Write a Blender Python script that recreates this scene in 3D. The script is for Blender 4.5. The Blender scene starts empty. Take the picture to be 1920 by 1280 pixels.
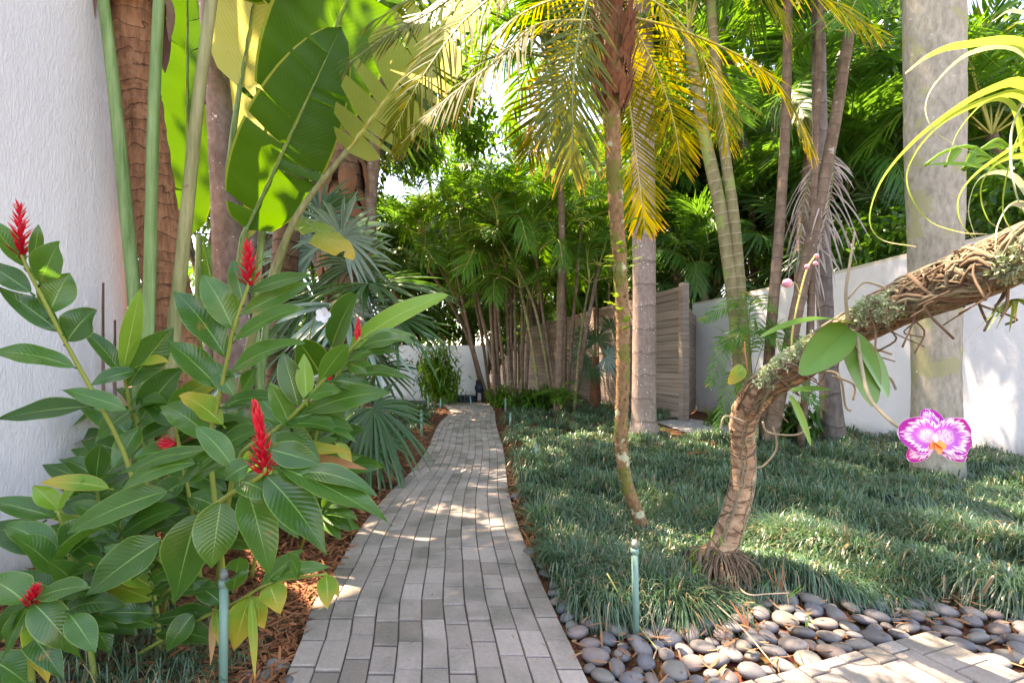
import bpy, math, random
import numpy as np
from mathutils import Vector, Matrix, Euler
R = math.radians
rs = np.random.RandomState(7)
random.seed(7)
SC = bpy.context.scene
COL = SC.collection

# ------------------------------------------------------------------ camera, sky, sun, exposure
H, F, HOR = 1.1, 900.0, 682.0            # eye height (m), focal length in photo pixels, horizon row
cam = bpy.data.cameras.new("camera"); cam_o = bpy.data.objects.new("camera", cam); COL.objects.link(cam_o)
cam_o.location = (0, 0, H); cam_o.rotation_euler = (R(90), 0, 0)
cam.sensor_width = 36; cam.lens = 36 * F / 1920; cam.shift_y = (HOR - 640) / 1920
cam.clip_start = 0.05; cam.clip_end = 600
SC.camera = cam_o
SUN = Vector((-0.37, 0.30, 0.88)).normalized()
w = bpy.data.worlds.new("World"); SC.world = w; w.use_nodes = True
wn = w.node_tree; wn.nodes.clear()
sky = wn.nodes.new("ShaderNodeTexSky"); sky.sky_type = 'NISHITA'; sky.sun_disc = False
sky.sun_elevation = math.asin(SUN.z); sky.sun_rotation = math.atan2(SUN.x, SUN.y)
bg = wn.nodes.new("ShaderNodeBackground"); bg.inputs[1].default_value = 0.15
wo = wn.nodes.new("ShaderNodeOutputWorld")
wn.links.new(sky.outputs[0], bg.inputs[0]); wn.links.new(bg.outputs[0], wo.inputs[0])
sl = bpy.data.lights.new("sun", 'SUN'); sl.energy = 3.9; sl.angle = R(0.6); sl.color = (1, .93, .80)
so = bpy.data.objects.new("sun", sl); COL.objects.link(so)
so.rotation_euler = SUN.to_track_quat('Z', 'Y').to_euler(); so.location = SUN * 60
SC.view_settings.view_transform = 'Standard'; SC.view_settings.look = 'None'
SC.view_settings.exposure = 2.92; SC.view_settings.gamma = 1
SC.view_settings.use_white_balance = True; SC.view_settings.white_balance_temperature = 8300; SC.view_settings.white_balance_tint = 24
SC.cycles.max_bounces = 8; SC.cycles.diffuse_bounces = 4; SC.cycles.glossy_bounces = 2
SC.cycles.transmission_bounces = 5; SC.cycles.transparent_max_bounces = 4
SC.cycles.use_denoising = True
SC.cycles.sample_clamp_indirect = 6

# ------------------------------------------------------------------ layout helpers
def P(u, v, d):                           # a sighting in the photo, at distance d, as a place in the garden
    return np.array(((u - 960) / F * d, d, H - (v - HOR) / F * d))
def G(u, v):                              # the same for a point on the ground
    d = H * F / (v - HOR); return np.array(((u - 960) / F * d, d, 0.0))
def px(X, Y):
    return 960 + F * X / Y, HOR + H * F / Y
def nrm(a):
    a = np.asarray(a, float); return a / np.maximum(np.linalg.norm(a, axis=-1, keepdims=True), 1e-9)
def spline(pts, n):
    p = np.array(pts, float); m = len(p)
    if m == 2: t = np.linspace(0, 1, n)[:, None]; return p[0] * (1 - t) + p[1] * t
    q = np.vstack([2 * p[0] - p[1], p, 2 * p[-1] - p[-2]])
    x = np.linspace(0, m - 1 - 1e-6, n); i = x.astype(int); t = (x - i)[:, None]
    a, b, c, d = q[i], q[i + 1], q[i + 2], q[i + 3]
    return .5 * ((2 * b) + (c - a) * t + (2 * a - 5 * b + 4 * c - d) * t ** 2 + (3 * b - a - 3 * c + d) * t ** 3)

class MB:                                 # collects geometry for ONE mesh; luv = (across, along, random)
    def __init__(s): s.V = []; s.F = []; s.L = []; s.n = 0
    def add(s, V, Fc, L=None, mat=0, smooth=True):
        V = np.asarray(V, float).reshape(-1, 3); Fc = np.asarray(Fc, int)
        if L is None: L = np.tile((0., 0., rs.rand()), (len(V), 1))
        s.V.append(V); s.L.append(np.asarray(L, float)); s.F.append((Fc + s.n, mat, smooth)); s.n += len(V)
    def mesh(s, name, mats):
        me = bpy.data.meshes.new(name)
        V = np.vstack(s.V); L = np.vstack(s.L)
        me.vertices.add(len(V)); me.vertices.foreach_set("co", V.astype(np.float32).ravel())
        li = np.concatenate([f.ravel() for f, _, _ in s.F])
        tot = np.concatenate([np.full(len(f), f.shape[1]) for f, _, _ in s.F])
        mi = np.concatenate([np.full(len(f), m) for f, m, _ in s.F])
        sm = np.concatenate([np.full(len(f), k) for f, _, k in s.F])
        me.loops.add(len(li)); me.loops.foreach_set("vertex_index", li.astype(np.int32))
        me.polygons.add(len(tot)); st = np.concatenate([[0], np.cumsum(tot)[:-1]])
        me.polygons.foreach_set("loop_start", st.astype(np.int32))
        me.polygons.foreach_set("loop_total", tot.astype(np.int32))
        me.polygons.foreach_set("material_index", mi.astype(np.int32))
        me.polygons.foreach_set("use_smooth", sm.astype(bool))
        at = me.attributes.new("luv", 'FLOAT_VECTOR', 'POINT'); at.data.foreach_set("vector", L.astype(np.float32).ravel())
        for m in (mats if isinstance(mats, (list, tuple)) else [mats]): me.materials.append(m)
        me.update(calc_edges=True); me.validate()
        return me
    def obj(s, name, mats, parent=None): return link(name, s.mesh(name, mats), parent)

def link(name, me, parent=None, loc=None, rot=None, sc=None):
    o = bpy.data.objects.new(name, me); COL.objects.link(o)
    if loc is not None: o.location = loc
    if rot is not None: o.rotation_euler = rot
    if sc is not None: o.scale = (sc,) * 3 if np.isscalar(sc) else sc
    if parent is not None:
        o.parent = parent
    return o
def tag(o, label, cat, group=None):
    o["label"] = label; o["category"] = cat
    if group: o["group"] = group
    return o
def thing(name, label, cat, loc=(0, 0, 0), group=None):
    return tag(link(name, None, loc=tuple(loc)), label, cat, group)
def kind(o, k): o["kind"] = k; return o
def shift(o):                             # geometry built in world space, parent standing at its base
    if o.parent: o.matrix_parent_inverse = Matrix.Translation(o.parent.location).inverted()
    return o

def gridF(nu, nv, close=False, off=0):
    i = np.arange(nu - 1)[:, None]; j = np.arange(nv if close else nv - 1)[None]
    jn = (j + 1) % nv
    return (np.stack([i * nv + j, i * nv + jn, (i + 1) * nv + jn, (i + 1) * nv + j], -1).reshape(-1, 4)) + off
def tube(pts, rad, n=8, rnd=None, bump=0.0, caps=True, tw=0.0):
    p = np.array(pts, float); m = len(p); rad = np.broadcast_to(np.asarray(rad, float), (m,))
    T = nrm(np.gradient(p, axis=0)); u = nrm(np.cross(T[0], (0.31, 0.2, .93) if abs(T[0][2]) < .9 else (1, 0.1, 0)))
    Us = []
    for k in range(m):
        u = u - T[k] * np.dot(u, T[k]); u = u / max(np.linalg.norm(u), 1e-9); Us.append(u)
    U = np.array(Us); W = np.cross(T, U)
    a = np.arange(n) / n * 2 * np.pi
    rr = rad[:, None] * (1 + (bump * (rs.rand(m, n) - .5) * 2 if bump else 0))
    V = p[:, None] + rr[..., None] * (np.cos(a)[None, :, None] * U[:, None] + np.sin(a)[None, :, None] * W[:, None])
    ln = np.concatenate([[0], np.cumsum(np.linalg.norm(np.diff(p, axis=0), axis=1))])
    L = np.zeros((m, n, 3)); L[..., 0] = np.arange(n)[None] / n; L[..., 1] = ln[:, None]; L[..., 2] = rs.rand() if rnd is None else rnd
    V = V.reshape(-1, 3); L = L.reshape(-1, 3); Fc = gridF(m, n, True)
    if caps:
        V = np.vstack([V, p[0], p[-1]]); L = np.vstack([L, L[0], L[-1]]); c0, c1 = m * n, m * n + 1
        j = np.arange(n); jn = (j + 1) % n
        q = np.vstack([np.stack([jn, j, np.full(n, c0), np.full(n, c0)], 1)[:, :3], np.stack([(m - 1) * n + j, (m - 1) * n + jn, np.full(n, c1)], 1)])
        return [(V, Fc, L), (q,)]
    return [(V, Fc, L), None]
def addtube(mb, pts, rad, n=8, mat=0, **k):
    (V, Fc, L), q = tube(pts, rad, n, **k); base = mb.n
    mb.add(V, Fc, L, mat)
    if q is not None: mb.F.append((q[0] + base, mat, True))
def box(mb, c, s, rot=0, mat=0, rnd=None, bev=0.0):
    x, y, z = np.array(s) / 2.0; b = min(bev, x * .9, y * .9, z * .9)
    if b > 0:
        ring = lambda X, Y, Z: [(-X, -Y, Z), (X, -Y, Z), (X, Y, Z), (-X, Y, Z)]
        V = np.array(ring(x, y, -z) + ring(x, y, z - b) + ring(x - b, y - b, z))
        Fc = [(3, 2, 1, 0), (8, 9, 10, 11)] + [(k * 4 + i, k * 4 + (i + 1) % 4, k * 4 + 4 + (i + 1) % 4, k * 4 + 4 + i) for k in (0, 1) for i in range(4)]
    else:
        V = np.array([(-x, -y, -z), (x, -y, -z), (x, y, -z), (-x, y, -z), (-x, -y, z), (x, -y, z), (x, y, z), (-x, y, z)])
        Fc = [(3, 2, 1, 0), (4, 5, 6, 7), (0, 1, 5, 4), (1, 2, 6, 5), (2, 3, 7, 6), (3, 0, 4, 7)]
    ca, sa = math.cos(rot), math.sin(rot); V = V @ np.array([[ca, sa, 0], [-sa, ca, 0], [0, 0, 1]])
    r = rs.rand() if rnd is None else rnd
    L = np.column_stack([V[:, 0], V[:, 2], np.full(len(V), r)])
    mb.add(V + np.array(c), Fc, L, mat, smooth=False)
lanc = lambda t: np.clip(np.sin(np.pi * np.clip(t, 0, 1) ** .85), 0, 1) ** .95 * (1 - .08 * t)
def ribbons(Pt, D, U, L, W, droop, k=3, prof=None, rnd=None, fold=0.0):
    Pt = np.atleast_2d(Pt); n = len(Pt); D = nrm(np.broadcast_to(D, (n, 3))); U = np.broadcast_to(U, (n, 3))
    L = np.broadcast_to(L, (n,)); W = np.broadcast_to(W, (n,)); droop = np.broadcast_to(droop, (n,))
    t = np.linspace(0, 1, k + 1)
    wp = (prof(t) if prof else np.array([.6] + [1] * (k - 1) + [.08]) if k > 1 else np.array([1, .1]))
    pos = Pt[:, None] + D[:, None] * (L[:, None] * t)[..., None]
    pos[..., 2] -= droop[:, None] * L[:, None] * t[None] ** 2
    S = nrm(np.cross(D, U)); hw = (W[:, None] * wp[None] / 2)[..., None] * S[:, None]
    r = rs.rand(n) if rnd is None else np.broadcast_to(rnd, (n,))
    if fold:
        Nn = nrm(np.cross(S, D)); md = pos - Nn[:, None] * (W[:, None] * wp[None] * fold / 2)[..., None]
        V = np.stack([pos - hw, md, pos + hw], 2); sv = np.array([-1, 0, 1.]); m = 3
    else:
        V = np.stack([pos - hw, pos + hw], 2); sv = np.array([-1, 1.]); m = 2
    Lu = np.zeros(V.shape); Lu[..., 0] = sv; Lu[..., 1] = t[None, :, None]; Lu[..., 2] = r[:, None, None]
    f = gridF(k + 1, m); Fc = (f[None] + (np.arange(n) * (k + 1) * m)[:, None, None]).reshape(-1, 4)
    return V.reshape(-1, 3), Fc, Lu.reshape(-1, 3)
def blade(mb, base, tip, width, normal=(0, -.7, .7), arch=.1, nL=12, prof=lanc, fold=.18, wave=0.0, mat=0, rnd=None, twist=0.0, sag=0.0):
    b = np.array(base, float); e = np.array(tip, float); Ln = np.linalg.norm(e - b); N0 = nrm(normal)
    c = (b + e) / 2 + N0 * arch * Ln + np.array((0, 0, arch * .6 * Ln - sag * Ln))
    t = np.linspace(0, 1, nL + 1)[:, None]
    p = b * (1 - t) ** 2 + 2 * c * t * (1 - t) + e * t ** 2
    T = nrm(np.gradient(p, axis=0)); S = nrm(np.cross(T, N0)); N = nrm(np.cross(S, T))
    a = twist * (t - .3); S, N = S * np.cos(a) + N * np.sin(a), N * np.cos(a) - S * np.sin(a)
    sv = np.array([-1, -.82, -.45, 0, .45, .82, 1.]); hw = width / 2 * prof(t[:, 0])
    ph = rs.rand(2) * 6.28; fr = 9 + rs.rand() * 5
    V = p[:, None] + S[:, None] * (sv[None] * hw[:, None])[..., None]
    lift = fold * np.abs(sv)[None] * hw[:, None] + wave * width * (sv[None] ** 2) * np.sin(t * fr + np.where(sv > 0, ph[0], ph[1])[None])
    V = V + N[:, None] * lift[..., None]
    Lu = np.zeros(V.shape); Lu[..., 0] = sv[None]; Lu[..., 1] = t; Lu[..., 2] = rs.rand() if rnd is None else rnd
    mb.add(V.reshape(-1, 3), gridF(nL + 1, 7), Lu.reshape(-1, 3), mat)
def frond(mb, ctrl, n=40, ll=.3, lw=.02, a0=70, a1=25, droop=.4, start=.15, r0=.012, up=(0, 0, 1), k=3, m_r=0, m_l=1, jit=.1, vee=.25, fold=0.0, rnd=None):
    p = spline(ctrl, max(12, len(ctrl) * 5)); m = len(p)
    addtube(mb, p, np.linspace(r0, r0 * .25, m), 5, m_r, caps=False)
    t = np.linspace(start, .995, n); x = t * (m - 1); i = np.minimum(x.astype(int), m - 2); f = (x - i)[:, None]
    Q = p[i] * (1 - f) + p[i + 1] * f; T = nrm(p[i + 1] - p[i]); U = np.broadcast_to(nrm(up), T.shape)
    S = np.cross(T, U); bad = np.linalg.norm(S, axis=1) < .15; S[bad] = (1, 0, 0); S = nrm(S); N = nrm(np.cross(S, T))
    q = (t - start) / (1 - start)
    A = np.radians(a0 + (a1 - a0) * q)[:, None]
    Ls = ll * (np.sin(np.pi * (.12 + .8 * q ** .9)) ** .7)
    for sg in (-1, 1):
        D = T * np.cos(A) + sg * S * np.sin(A) + N * vee + rs.randn(n, 3) * jit * .5
        V, Fc, L = ribbons(Q, D, N + rs.randn(n, 3) * .15, Ls * (1 + rs.randn(n) * jit), lw * (1 + rs.randn(n) * .1), droop * (1 + rs.randn(n) * .25), k, fold=fold, rnd=rnd)
        mb.add(V, Fc, L, m_l)
def fan(mb, hub, axis, normal, rad, n=34, spread=250, droop=.25, split=.55, m=0, rnd=None, jit=.05):
    A = nrm(axis); N = nrm(normal); S = nrm(np.cross(A, N)); N = nrm(np.cross(S, A))
    th = np.radians(np.linspace(-spread / 2, spread / 2, n)) ; c = np.cos(th)[:, None]; s_ = np.sin(th)[:, None]
    D = A * c + S * s_ + N * (.18 * (1 - np.cos(th))[:, None]) + rs.randn(n, 3) * jit
    Ls = rad * (.82 + .18 * np.cos(th)) * (1 + rs.randn(n) * .05)
    wd = 2 * rad * split * math.radians(spread) / n / 2 * 1.12
    pr = lambda t: np.interp(t, [0, split, .8, 1], [.06, 1, .62, .04])
    V, Fc, L = ribbons(np.tile(hub, (n, 1)), D, N, Ls, wd, droop * (1 + rs.randn(n) * .3), 6, pr, fold=.55, rnd=None if rnd is None else np.full(n, rnd) + rs.randn(n) * .08)
    mb.add(V, Fc, L, m)

# ------------------------------------------------------------------ materials
class NT:
    def __init__(s, name):
        s.m = bpy.data.materials.new(name); s.m.use_nodes = True; s.t = s.m.node_tree; s.t.nodes.clear()
        s.out = s.t.nodes.new("ShaderNodeOutputMaterial")
    def n(s, typ, props=None, **ins):
        nd = s.t.nodes.new("ShaderNode" + typ)
        for k, v in (props or {}).items(): setattr(nd, k, v)
        for k, v in ins.items():
            sk = nd.inputs[int(k[1:])] if k[0] == '_' and k[1:].isdigit() else nd.inputs[k.replace('_', ' ')]
            if isinstance(v, bpy.types.NodeSocket): s.t.links.new(v, sk)
            elif isinstance(v, tuple) and len(v) == 3 and sk.type == 'RGBA': sk.default_value = (*v, 1)
            else: sk.default_value = v
        return nd
    def math(s, op, a, b=0.0, c=False):
        nd = s.n("Math", {"operation": op, "use_clamp": c}, _0=a, _1=b); return nd.outputs[0]
    def mix(s, f, a, b, mode='MIX'):
        return s.n("MixRGB", {"blend_type": mode}, Fac=f, Color1=a, Color2=b).outputs[0]
    def luv(s):
        a = s.n("Attribute", {"attribute_name": "luv"}); q = s.n("SeparateXYZ", _0=a.outputs["Vector"])
        return a.outputs["Vector"], q.outputs[0], q.outputs[1], q.outputs[2]
    def pos(s, sc=(1, 1, 1), obj=False):
        v = s.n("TexCoord").outputs["Object"] if obj else s.n("NewGeometry").outputs["Position"]
        return s.n("Mapping", Vector=v, Scale=sc).outputs[0]
    def noise(s, vec, scale, det=4, rough=.55, dist=0.0):
        return s.n("TexNoise", Vector=vec, Scale=scale, Detail=det, Roughness=rough, Distortion=dist).outputs["Fac"]
    def ramp(s, f, stops):
        nd = s.n("ValToRGB", Fac=f); e = nd.color_ramp.elements
        while len(e) < len(stops): e.new(.5)
        for k, (p, c) in enumerate(stops): e[k].position = p; e[k].color = (*c, 1) if isinstance(c, tuple) else (c, c, c, 1)
        return nd.outputs[0]
    def bump(s, h, st=.3, dist=.01):
        return s.n("Bump", Strength=st, Distance=dist, Height=h).outputs[0]
    def pbr(s, col, rough=.7, nor=None, spec=.4, **k):
        b = s.n("BsdfPrincipled", Base_Color=col, Roughness=rough, **k); b.inputs["Specular IOR Level"].default_value = spec
        if nor is not None: s.t.links.new(nor, b.inputs["Normal"])
        return b.outputs[0]
    def end(s, sh): s.t.links.new(sh, s.out.inputs[0]); return s.m

def leaf_mat(name, c1, c2, tr, t=.4, rough=.42, rib=None, ribw=.05, vein=0, edge=None, spec=.4, dry=None, dryat=.97, blot=0, tipc=None, tipat=.75):
    q = NT(name); lv, s, al, r = q.luv(); ab = q.math('ABSOLUTE', s)
    nz = q.noise(q.pos(), 14, 3); f = q.math('ADD', q.math('MULTIPLY', r, .75), q.math('MULTIPLY', nz, .5)); f = q.math('SUBTRACT', f, .15, True)
    col = q.mix(f, c1, c2); trc = q.mix(f, tuple(x * .75 for x in tr), tr); nor = None
    if vein:
        ph = q.math('ADD', q.math('MULTIPLY', al, vein * 6.28), q.math('MULTIPLY', ab, -vein * 1.2))
        wv = q.math('MULTIPLY_ADD', q.math('SINE', ph), .5); q.t.nodes[-1].inputs[2].default_value = .5
        col = q.mix(q.math('MULTIPLY', wv, .10 if vein < 30 else .28), col, tuple(min(1, x * 1.9 + .01) for x in c2)); nor = q.bump(wv, .25, .002)
        trc = q.mix(q.math('MULTIPLY', wv, .2 if vein < 30 else .5), trc, tuple(x * .5 for x in tr))
    if blot:
        bz = q.ramp(q.noise(q.pos(), blot, 5), [(.66, 0.), (.71, 1.)]); col = q.mix(q.math('MULTIPLY', bz, .8), col, (.22, .15, .04)); 
    if tipc:
        tf = q.n("MapRange", Value=q.math('ADD', al, q.math('MULTIPLY', nz, .2)), From_Min=tipat, From_Max=1.05).outputs[0]
        col = q.mix(tf, col, tipc); trc = q.mix(tf, trc, tuple(min(1, x * 1.6) for x in tipc))
    if dry:
        df = q.math('GREATER_THAN', r, dryat); col = q.mix(df, col, dry); trc = q.mix(df, trc, tuple(x * .8 for x in dry))
    if edge: col = q.mix(q.math('GREATER_THAN', ab, .95), col, edge)
    if rib: col = q.mix(q.math('LESS_THAN', ab, q.math('MULTIPLY', q.math('SUBTRACT', 1.15, al), ribw)), col, rib)
    b = q.pbr(col, rough, nor, spec); tl = q.n("BsdfTranslucent", Color=trc).outputs[0]
    return q.end(q.n("MixShader", _0=t, _1=b, _2=tl).outputs[0])
def bark_mat(name, c1, c2, ring=0, ringc=(.03, .02, .015), sc=20, stretch=.35, spot=None, spotsc=9, spotat=.62, bst=.6, rough=.85, line=.12, warp=.5, spot2=None, spot2sc=40, spot2at=.66):
    q = NT(name); lv, s, al, r = q.luv(); p = q.pos((1, 1, stretch))
    n1 = q.noise(p, sc, 6, .65); n2 = q.noise(q.pos(), 2.5, 3); col = q.ramp(q.math('ADD', q.math('MULTIPLY', n1, .7), q.math('MULTIPLY', n2, .3)), [(.32, c1), (.66, c2)])
    h = n1
    if ring:
        ph = q.math('ADD', q.math('MULTIPLY', al, ring), q.math('MULTIPLY', q.noise(q.pos(), 5, 2), warp))
        fr = q.math('FRACT', ph); ln = q.math('LESS_THAN', fr, q.math('MULTIPLY', q.noise(q.pos(), 11, 3), line * 2))
        col = q.mix(q.math('MULTIPLY', ln, .75), col, ringc); col = q.mix(q.math('MULTIPLY', fr, .25), col, tuple(x * .55 for x in c1))
        h = q.math('ADD', q.math('MULTIPLY', n1, .6), q.math('MULTIPLY', fr, -.6))
    if spot:
        sp = q.ramp(q.noise(q.pos(), spotsc, 5, .6), [(spotat, 0.), (spotat + .03, 1.)]); col = q.mix(q.math('MULTIPLY', sp, .85), col, spot)
    if spot2:
        sp = q.ramp(q.noise(q.pos(), spot2sc, 2, .5), [(spot2at, 0.), (spot2at + .03, 1.)]); col = q.mix(q.math('MULTIPLY', sp, .85), col, spot2)
    return q.end(q.pbr(col, rough, q.bump(h, bst, .012), .2))
def plain_mat(name, c1, c2, sc=20, rough=.6, bst=.15, spec=.35):
    q = NT(name); lv, s, al, r = q.luv(); n = q.noise(q.pos(), sc, 5)
    return q.end(q.pbr(q.mix(q.math('ADD', q.math('MULTIPLY', n, .6), q.math('MULTIPLY', r, .4)), c1, c2), rough, q.bump(n, bst, .004), spec))
M = {}
def stucco(name, a, b, vert):
    q = NT(name); p = q.pos((1, 1, .26) if vert else (1, 1, 1)); n1 = q.noise(p, 78 if vert else 22, 5, .6, .4); n2 = q.noise(q.pos(), 1.3, 4); n3 = q.noise(q.pos((1, 1, .35)), 3.2, 5)
    st = q.ramp(q.noise(q.pos((1, 1, .5)), 10, 4), [(.75, 0.), (.8, 1.)])
    zz = q.n('SeparateXYZ', _0=q.n('NewGeometry').outputs['Position']).outputs[2]
    col = q.mix(q.math('MULTIPLY', st, .3), q.mix(q.math('MULTIPLY', q.math('ADD', n2, n3), .55), a, b), (.45, .42, .36))
    dz = q.math('SUBTRACT', q.math('MULTIPLY', n3, .55), q.math('MULTIPLY', zz, 1.1), True); col = q.mix(q.math('MULTIPLY', dz, 2.0, True), col, (.30, .26, .20))
    h = q.ramp(n1, [(.46, 0.), (.66, 1.)])
    if vert: h = q.math('ADD', h, q.math('MULTIPLY', q.ramp(q.noise(q.pos((1, 1, .45)), 26, 6, .7, 1.5), [(.5, 0.), (.58, 1.)]), .8))
    return q.end(q.pbr(col, .8, q.bump(h, .4 if vert else .25, .008), .25))
M['stucco_near'] = stucco("rough_white_stucco", (.78, .78, .78), (.68, .69, .70), True)
M['stucco'] = stucco("white_wall_stucco", (.80, .80, .79), (.72, .73, .74), False)
M['cap'] = plain_mat("wall_cap_render", (.5, .46, .36), (.66, .62, .52), 12)
def wood():
    q = NT("weathered_fence_wood"); lv, s, al, r = q.luv(); v = q.n("CombineXYZ", _0=q.math('MULTIPLY', s, 1.5), _1=q.math('MULTIPLY', al, 13), _2=q.math('MULTIPLY', r, 40)).outputs[0]
    n = q.noise(v, 1.6, 6, .65); kn = q.noise(v, .7, 2)
    col = q.ramp(n, [(.25, (.13, .095, .07)), (.5, (.28, .22, .17)), (.75, (.42, .36, .29))])
    col = q.mix(q.math('MULTIPLY', r, .65), col, (.13, .105, .085)); col = q.mix(q.ramp(kn, [(.68, 0.), (.76, .5)]), col, (.12, .08, .05))
    return q.end(q.pbr(col, .8, q.bump(n, .25, .004), .2))
M['wood'] = wood()
def paver():
    q = NT("concrete_paver"); lv, s, al, r = q.luv(); n = q.noise(q.pos(), 60, 6, .7); n2 = q.noise(q.pos(), 3.0, 4, .6); n3 = q.noise(q.pos(), 260, 2)
    col = q.ramp(r, [(0., (.225, .185, .145)), (.25, (.32, .268, .22)), (.6, (.375, .318, .262)), (1., (.46, .395, .33))])
    col = q.mix(q.ramp(n, [(.35, .35), (.65, 0.)]), col, (.17, .155, .135))
    d = q.math('MULTIPLY', q.ramp(n2, [(.47, 0.), (.64, 1.)]), q.ramp(r, [(0., .9), (1., .35)])); col = q.mix(d, col, (.14, .135, .10))
    col = q.mix(q.ramp(n3, [(.6, 0.), (.72, .35)]), col, (.6, .58, .55))
    return q.end(q.pbr(col, .8, q.bump(q.math('ADD', n, q.math('MULTIPLY', n3, .6)), .6, .005), .25))
M['paver'] = paver()
def soil():
    q = NT("mulch_soil"); n = q.noise(q.pos(), 24, 7, .75); n2 = q.noise(q.pos(), 1.1, 3); vo = q.n("TexVoronoi", Vector=q.pos((1, 2.2, 1)), Scale=48.0).outputs["Color"]
    col = q.ramp(n, [(.3, (.035, .018, .010)), (.55, (.12, .05, .024)), (.75, (.24, .105, .05))]); col = q.mix(.35, col, q.mix(1, vo, (.32, .14, .06), 'MULTIPLY'))
    col = q.mix(q.ramp(n2, [(.5, 0.), (.65, .5)]), col, (.05, .035, .022))
    return q.end(q.pbr(col, .9, q.bump(n, .8, .02), .15))
M['soil'] = soil()
M['chip'] = plain_mat("wood_mulch_chip", (.09, .032, .013), (.40, .15, .06), 8, .85)
M['litter'] = plain_mat("dry_leaf_litter", (.12, .06, .03), (.36, .20, .10), 8, .8)
M['joint'] = plain_mat("joint_sand_and_gap_shade", (.05, .042, .033), (.12, .10, .08), 40, .95)  # joint sand, also the dark put behind the fence boards
def gravel_m():
    q = NT("pale_gravel"); v = q.n("TexVoronoi", Vector=q.pos(), Scale=55.0); col = q.ramp(q.n("SeparateXYZ", _0=v.outputs["Color"]).outputs[0], [(0., (.16, .155, .15)), (.5, (.34, .33, .32)), (1., (.52, .5, .48))])
    return q.end(q.pbr(col, .85, q.bump(v.outputs["Distance"], .8, .02), .2))
M['gravel'] = gravel_m()
def pebble_m(i, c):
    q = NT("river_stone_%s" % i); n = q.noise(q.pos(), 30, 5); n2 = q.noise(q.pos(), 300, 2); oi = q.n("ObjectInfo").outputs["Random"]
    col = q.mix(n, tuple(x * .8 for x in c), tuple(x * 1.25 for x in c)); col = q.mix(q.math('MULTIPLY', oi, .6), col, tuple(x * .5 for x in c)); col = q.mix(q.ramp(n2, [(.62, 0.), (.72, .3)]), col, (.5, .5, .48))
    return q.end(q.pbr(col, .55, q.bump(n2, .06, .002), .35))
M['pebble'] = [pebble_m(n, c) for n, c in (("grey", (.165, .155, .148)), ("blue", (.15, .152, .158)), ("olive", (.18, .168, .142)), ("brown", (.20, .162, .14)))]
# foliage
M['ginger'] = leaf_mat("ginger_leaf", (.016, .075, .015), (.058, .165, .026), (.16, .42, .03), .32, .25, (.20, .38, .09), .045, 16, (.15, .27, .05), .5, blot=13)
M['ginger_bright'] = leaf_mat("young_ginger_leaf", (.13, .30, .03), (.20, .42, .05), (.40, .62, .06), .4, .36, (.42, .58, .18), .05, 16, (.4, .5, .1), .45)
M['ginger_yellow'] = leaf_mat("yellowing_ginger_leaf", (.10, .26, .02), (.20, .34, .03), (.42, .5, .04), .4, .42, (.5, .55, .12), .05, 14, (.6, .4, .05), .4, tipc=(.48, .36, .05), tipat=.5)
M['dead_leaf'] = leaf_mat("dead_hanging_leaf", (.30, .15, .06), (.46, .26, .12), (.4, .22, .08), .25, .7, spec=.2)
M['ginger_stem'] = plain_mat("ginger_cane", (.13, .20, .03), (.26, .30, .06), 14, .5)
M['red'] = leaf_mat("red_bract", (.42, .005, .018), (.82, .02, .05), (.9, .02, .05), .25, .35, edge=(.85, .12, .12), tipc=(.80, .10, .08), tipat=.7)
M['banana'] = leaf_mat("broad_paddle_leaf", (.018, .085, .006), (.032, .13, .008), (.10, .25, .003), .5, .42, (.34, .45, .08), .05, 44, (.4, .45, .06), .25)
M['banana_pale'] = leaf_mat("paddle_leaf_sun_in_colour", (.13, .21, .02), (.22, .30, .04), (.85, .80, .24), .5, .4, (.55, .55, .08), .05, 40, None, .4, blot=9)  # paler copy of the paddle leaf, sunlight put into its colour
M['petiole'] = bark_mat("paddle_leaf_stalk", (.06, .14, .03), (.24, .36, .14), 0, sc=34, stretch=.05, spot=(.2, .15, .07), spotsc=7, spotat=.68, bst=.35, rough=.5)
M['petiole_b'] = bark_mat("old_paddle_leaf_stalk", (.10, .12, .035), (.32, .31, .14), 0, sc=34, stretch=.05, spot=(.2, .13, .07), spotsc=7, spotat=.64, bst=.35, rough=.55)
M['fanleaf'] = leaf_mat("fan_palm_leaf", (.022, .075, .020), (.045, .13, .035), (.10, .28, .02), .25, .38, spec=.55)
M['fanleaf_blue'] = leaf_mat("silver_fan_palm_leaf", (.17, .30, .25), (.28, .42, .36), (.2, .38, .18), .25, .4, spec=.5)
M['areca'] = leaf_mat("areca_leaflet", (.040, .15, .022), (.095, .27, .03), (.16, .38, .012), .44, .4, spec=.45, dry=(.35, .32, .04), dryat=.965)
M['areca_dark'] = leaf_mat("dark_palm_leaflet", (.025, .10, .022), (.055, .175, .03), (.18, .44, .03), .4, .4, spec=.45)  # deeper green leaflets for part of the palms
M['pygmy'] = leaf_mat("date_palm_leaflet", (.06, .11, .006), (.12, .145, .008), (.44, .36, .004), .6, .6, spec=.1, tipc=(.50, .26, .02), tipat=.92)
M['pygmy_top'] = leaf_mat("green_date_palm_leaflet", (.055, .11, .025), (.10, .16, .035), (.27, .26, .008), .5, .45, spec=.15, tipc=(.30, .17, .03), tipat=.85)
M['rachis'] = plain_mat("palm_leaf_rachis", (.10, .13, .03), (.22, .24, .07), 20, .5)
M['rachis_y'] = plain_mat("yellow_palm_rachis", (.34, .34, .08), (.52, .5, .16), 20, .5)
M['dead_frond'] = leaf_mat("dead_grey_frond", (.30, .24, .20), (.55, .46, .40), (.3, .22, .15), .2, .7, spec=.2)
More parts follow.
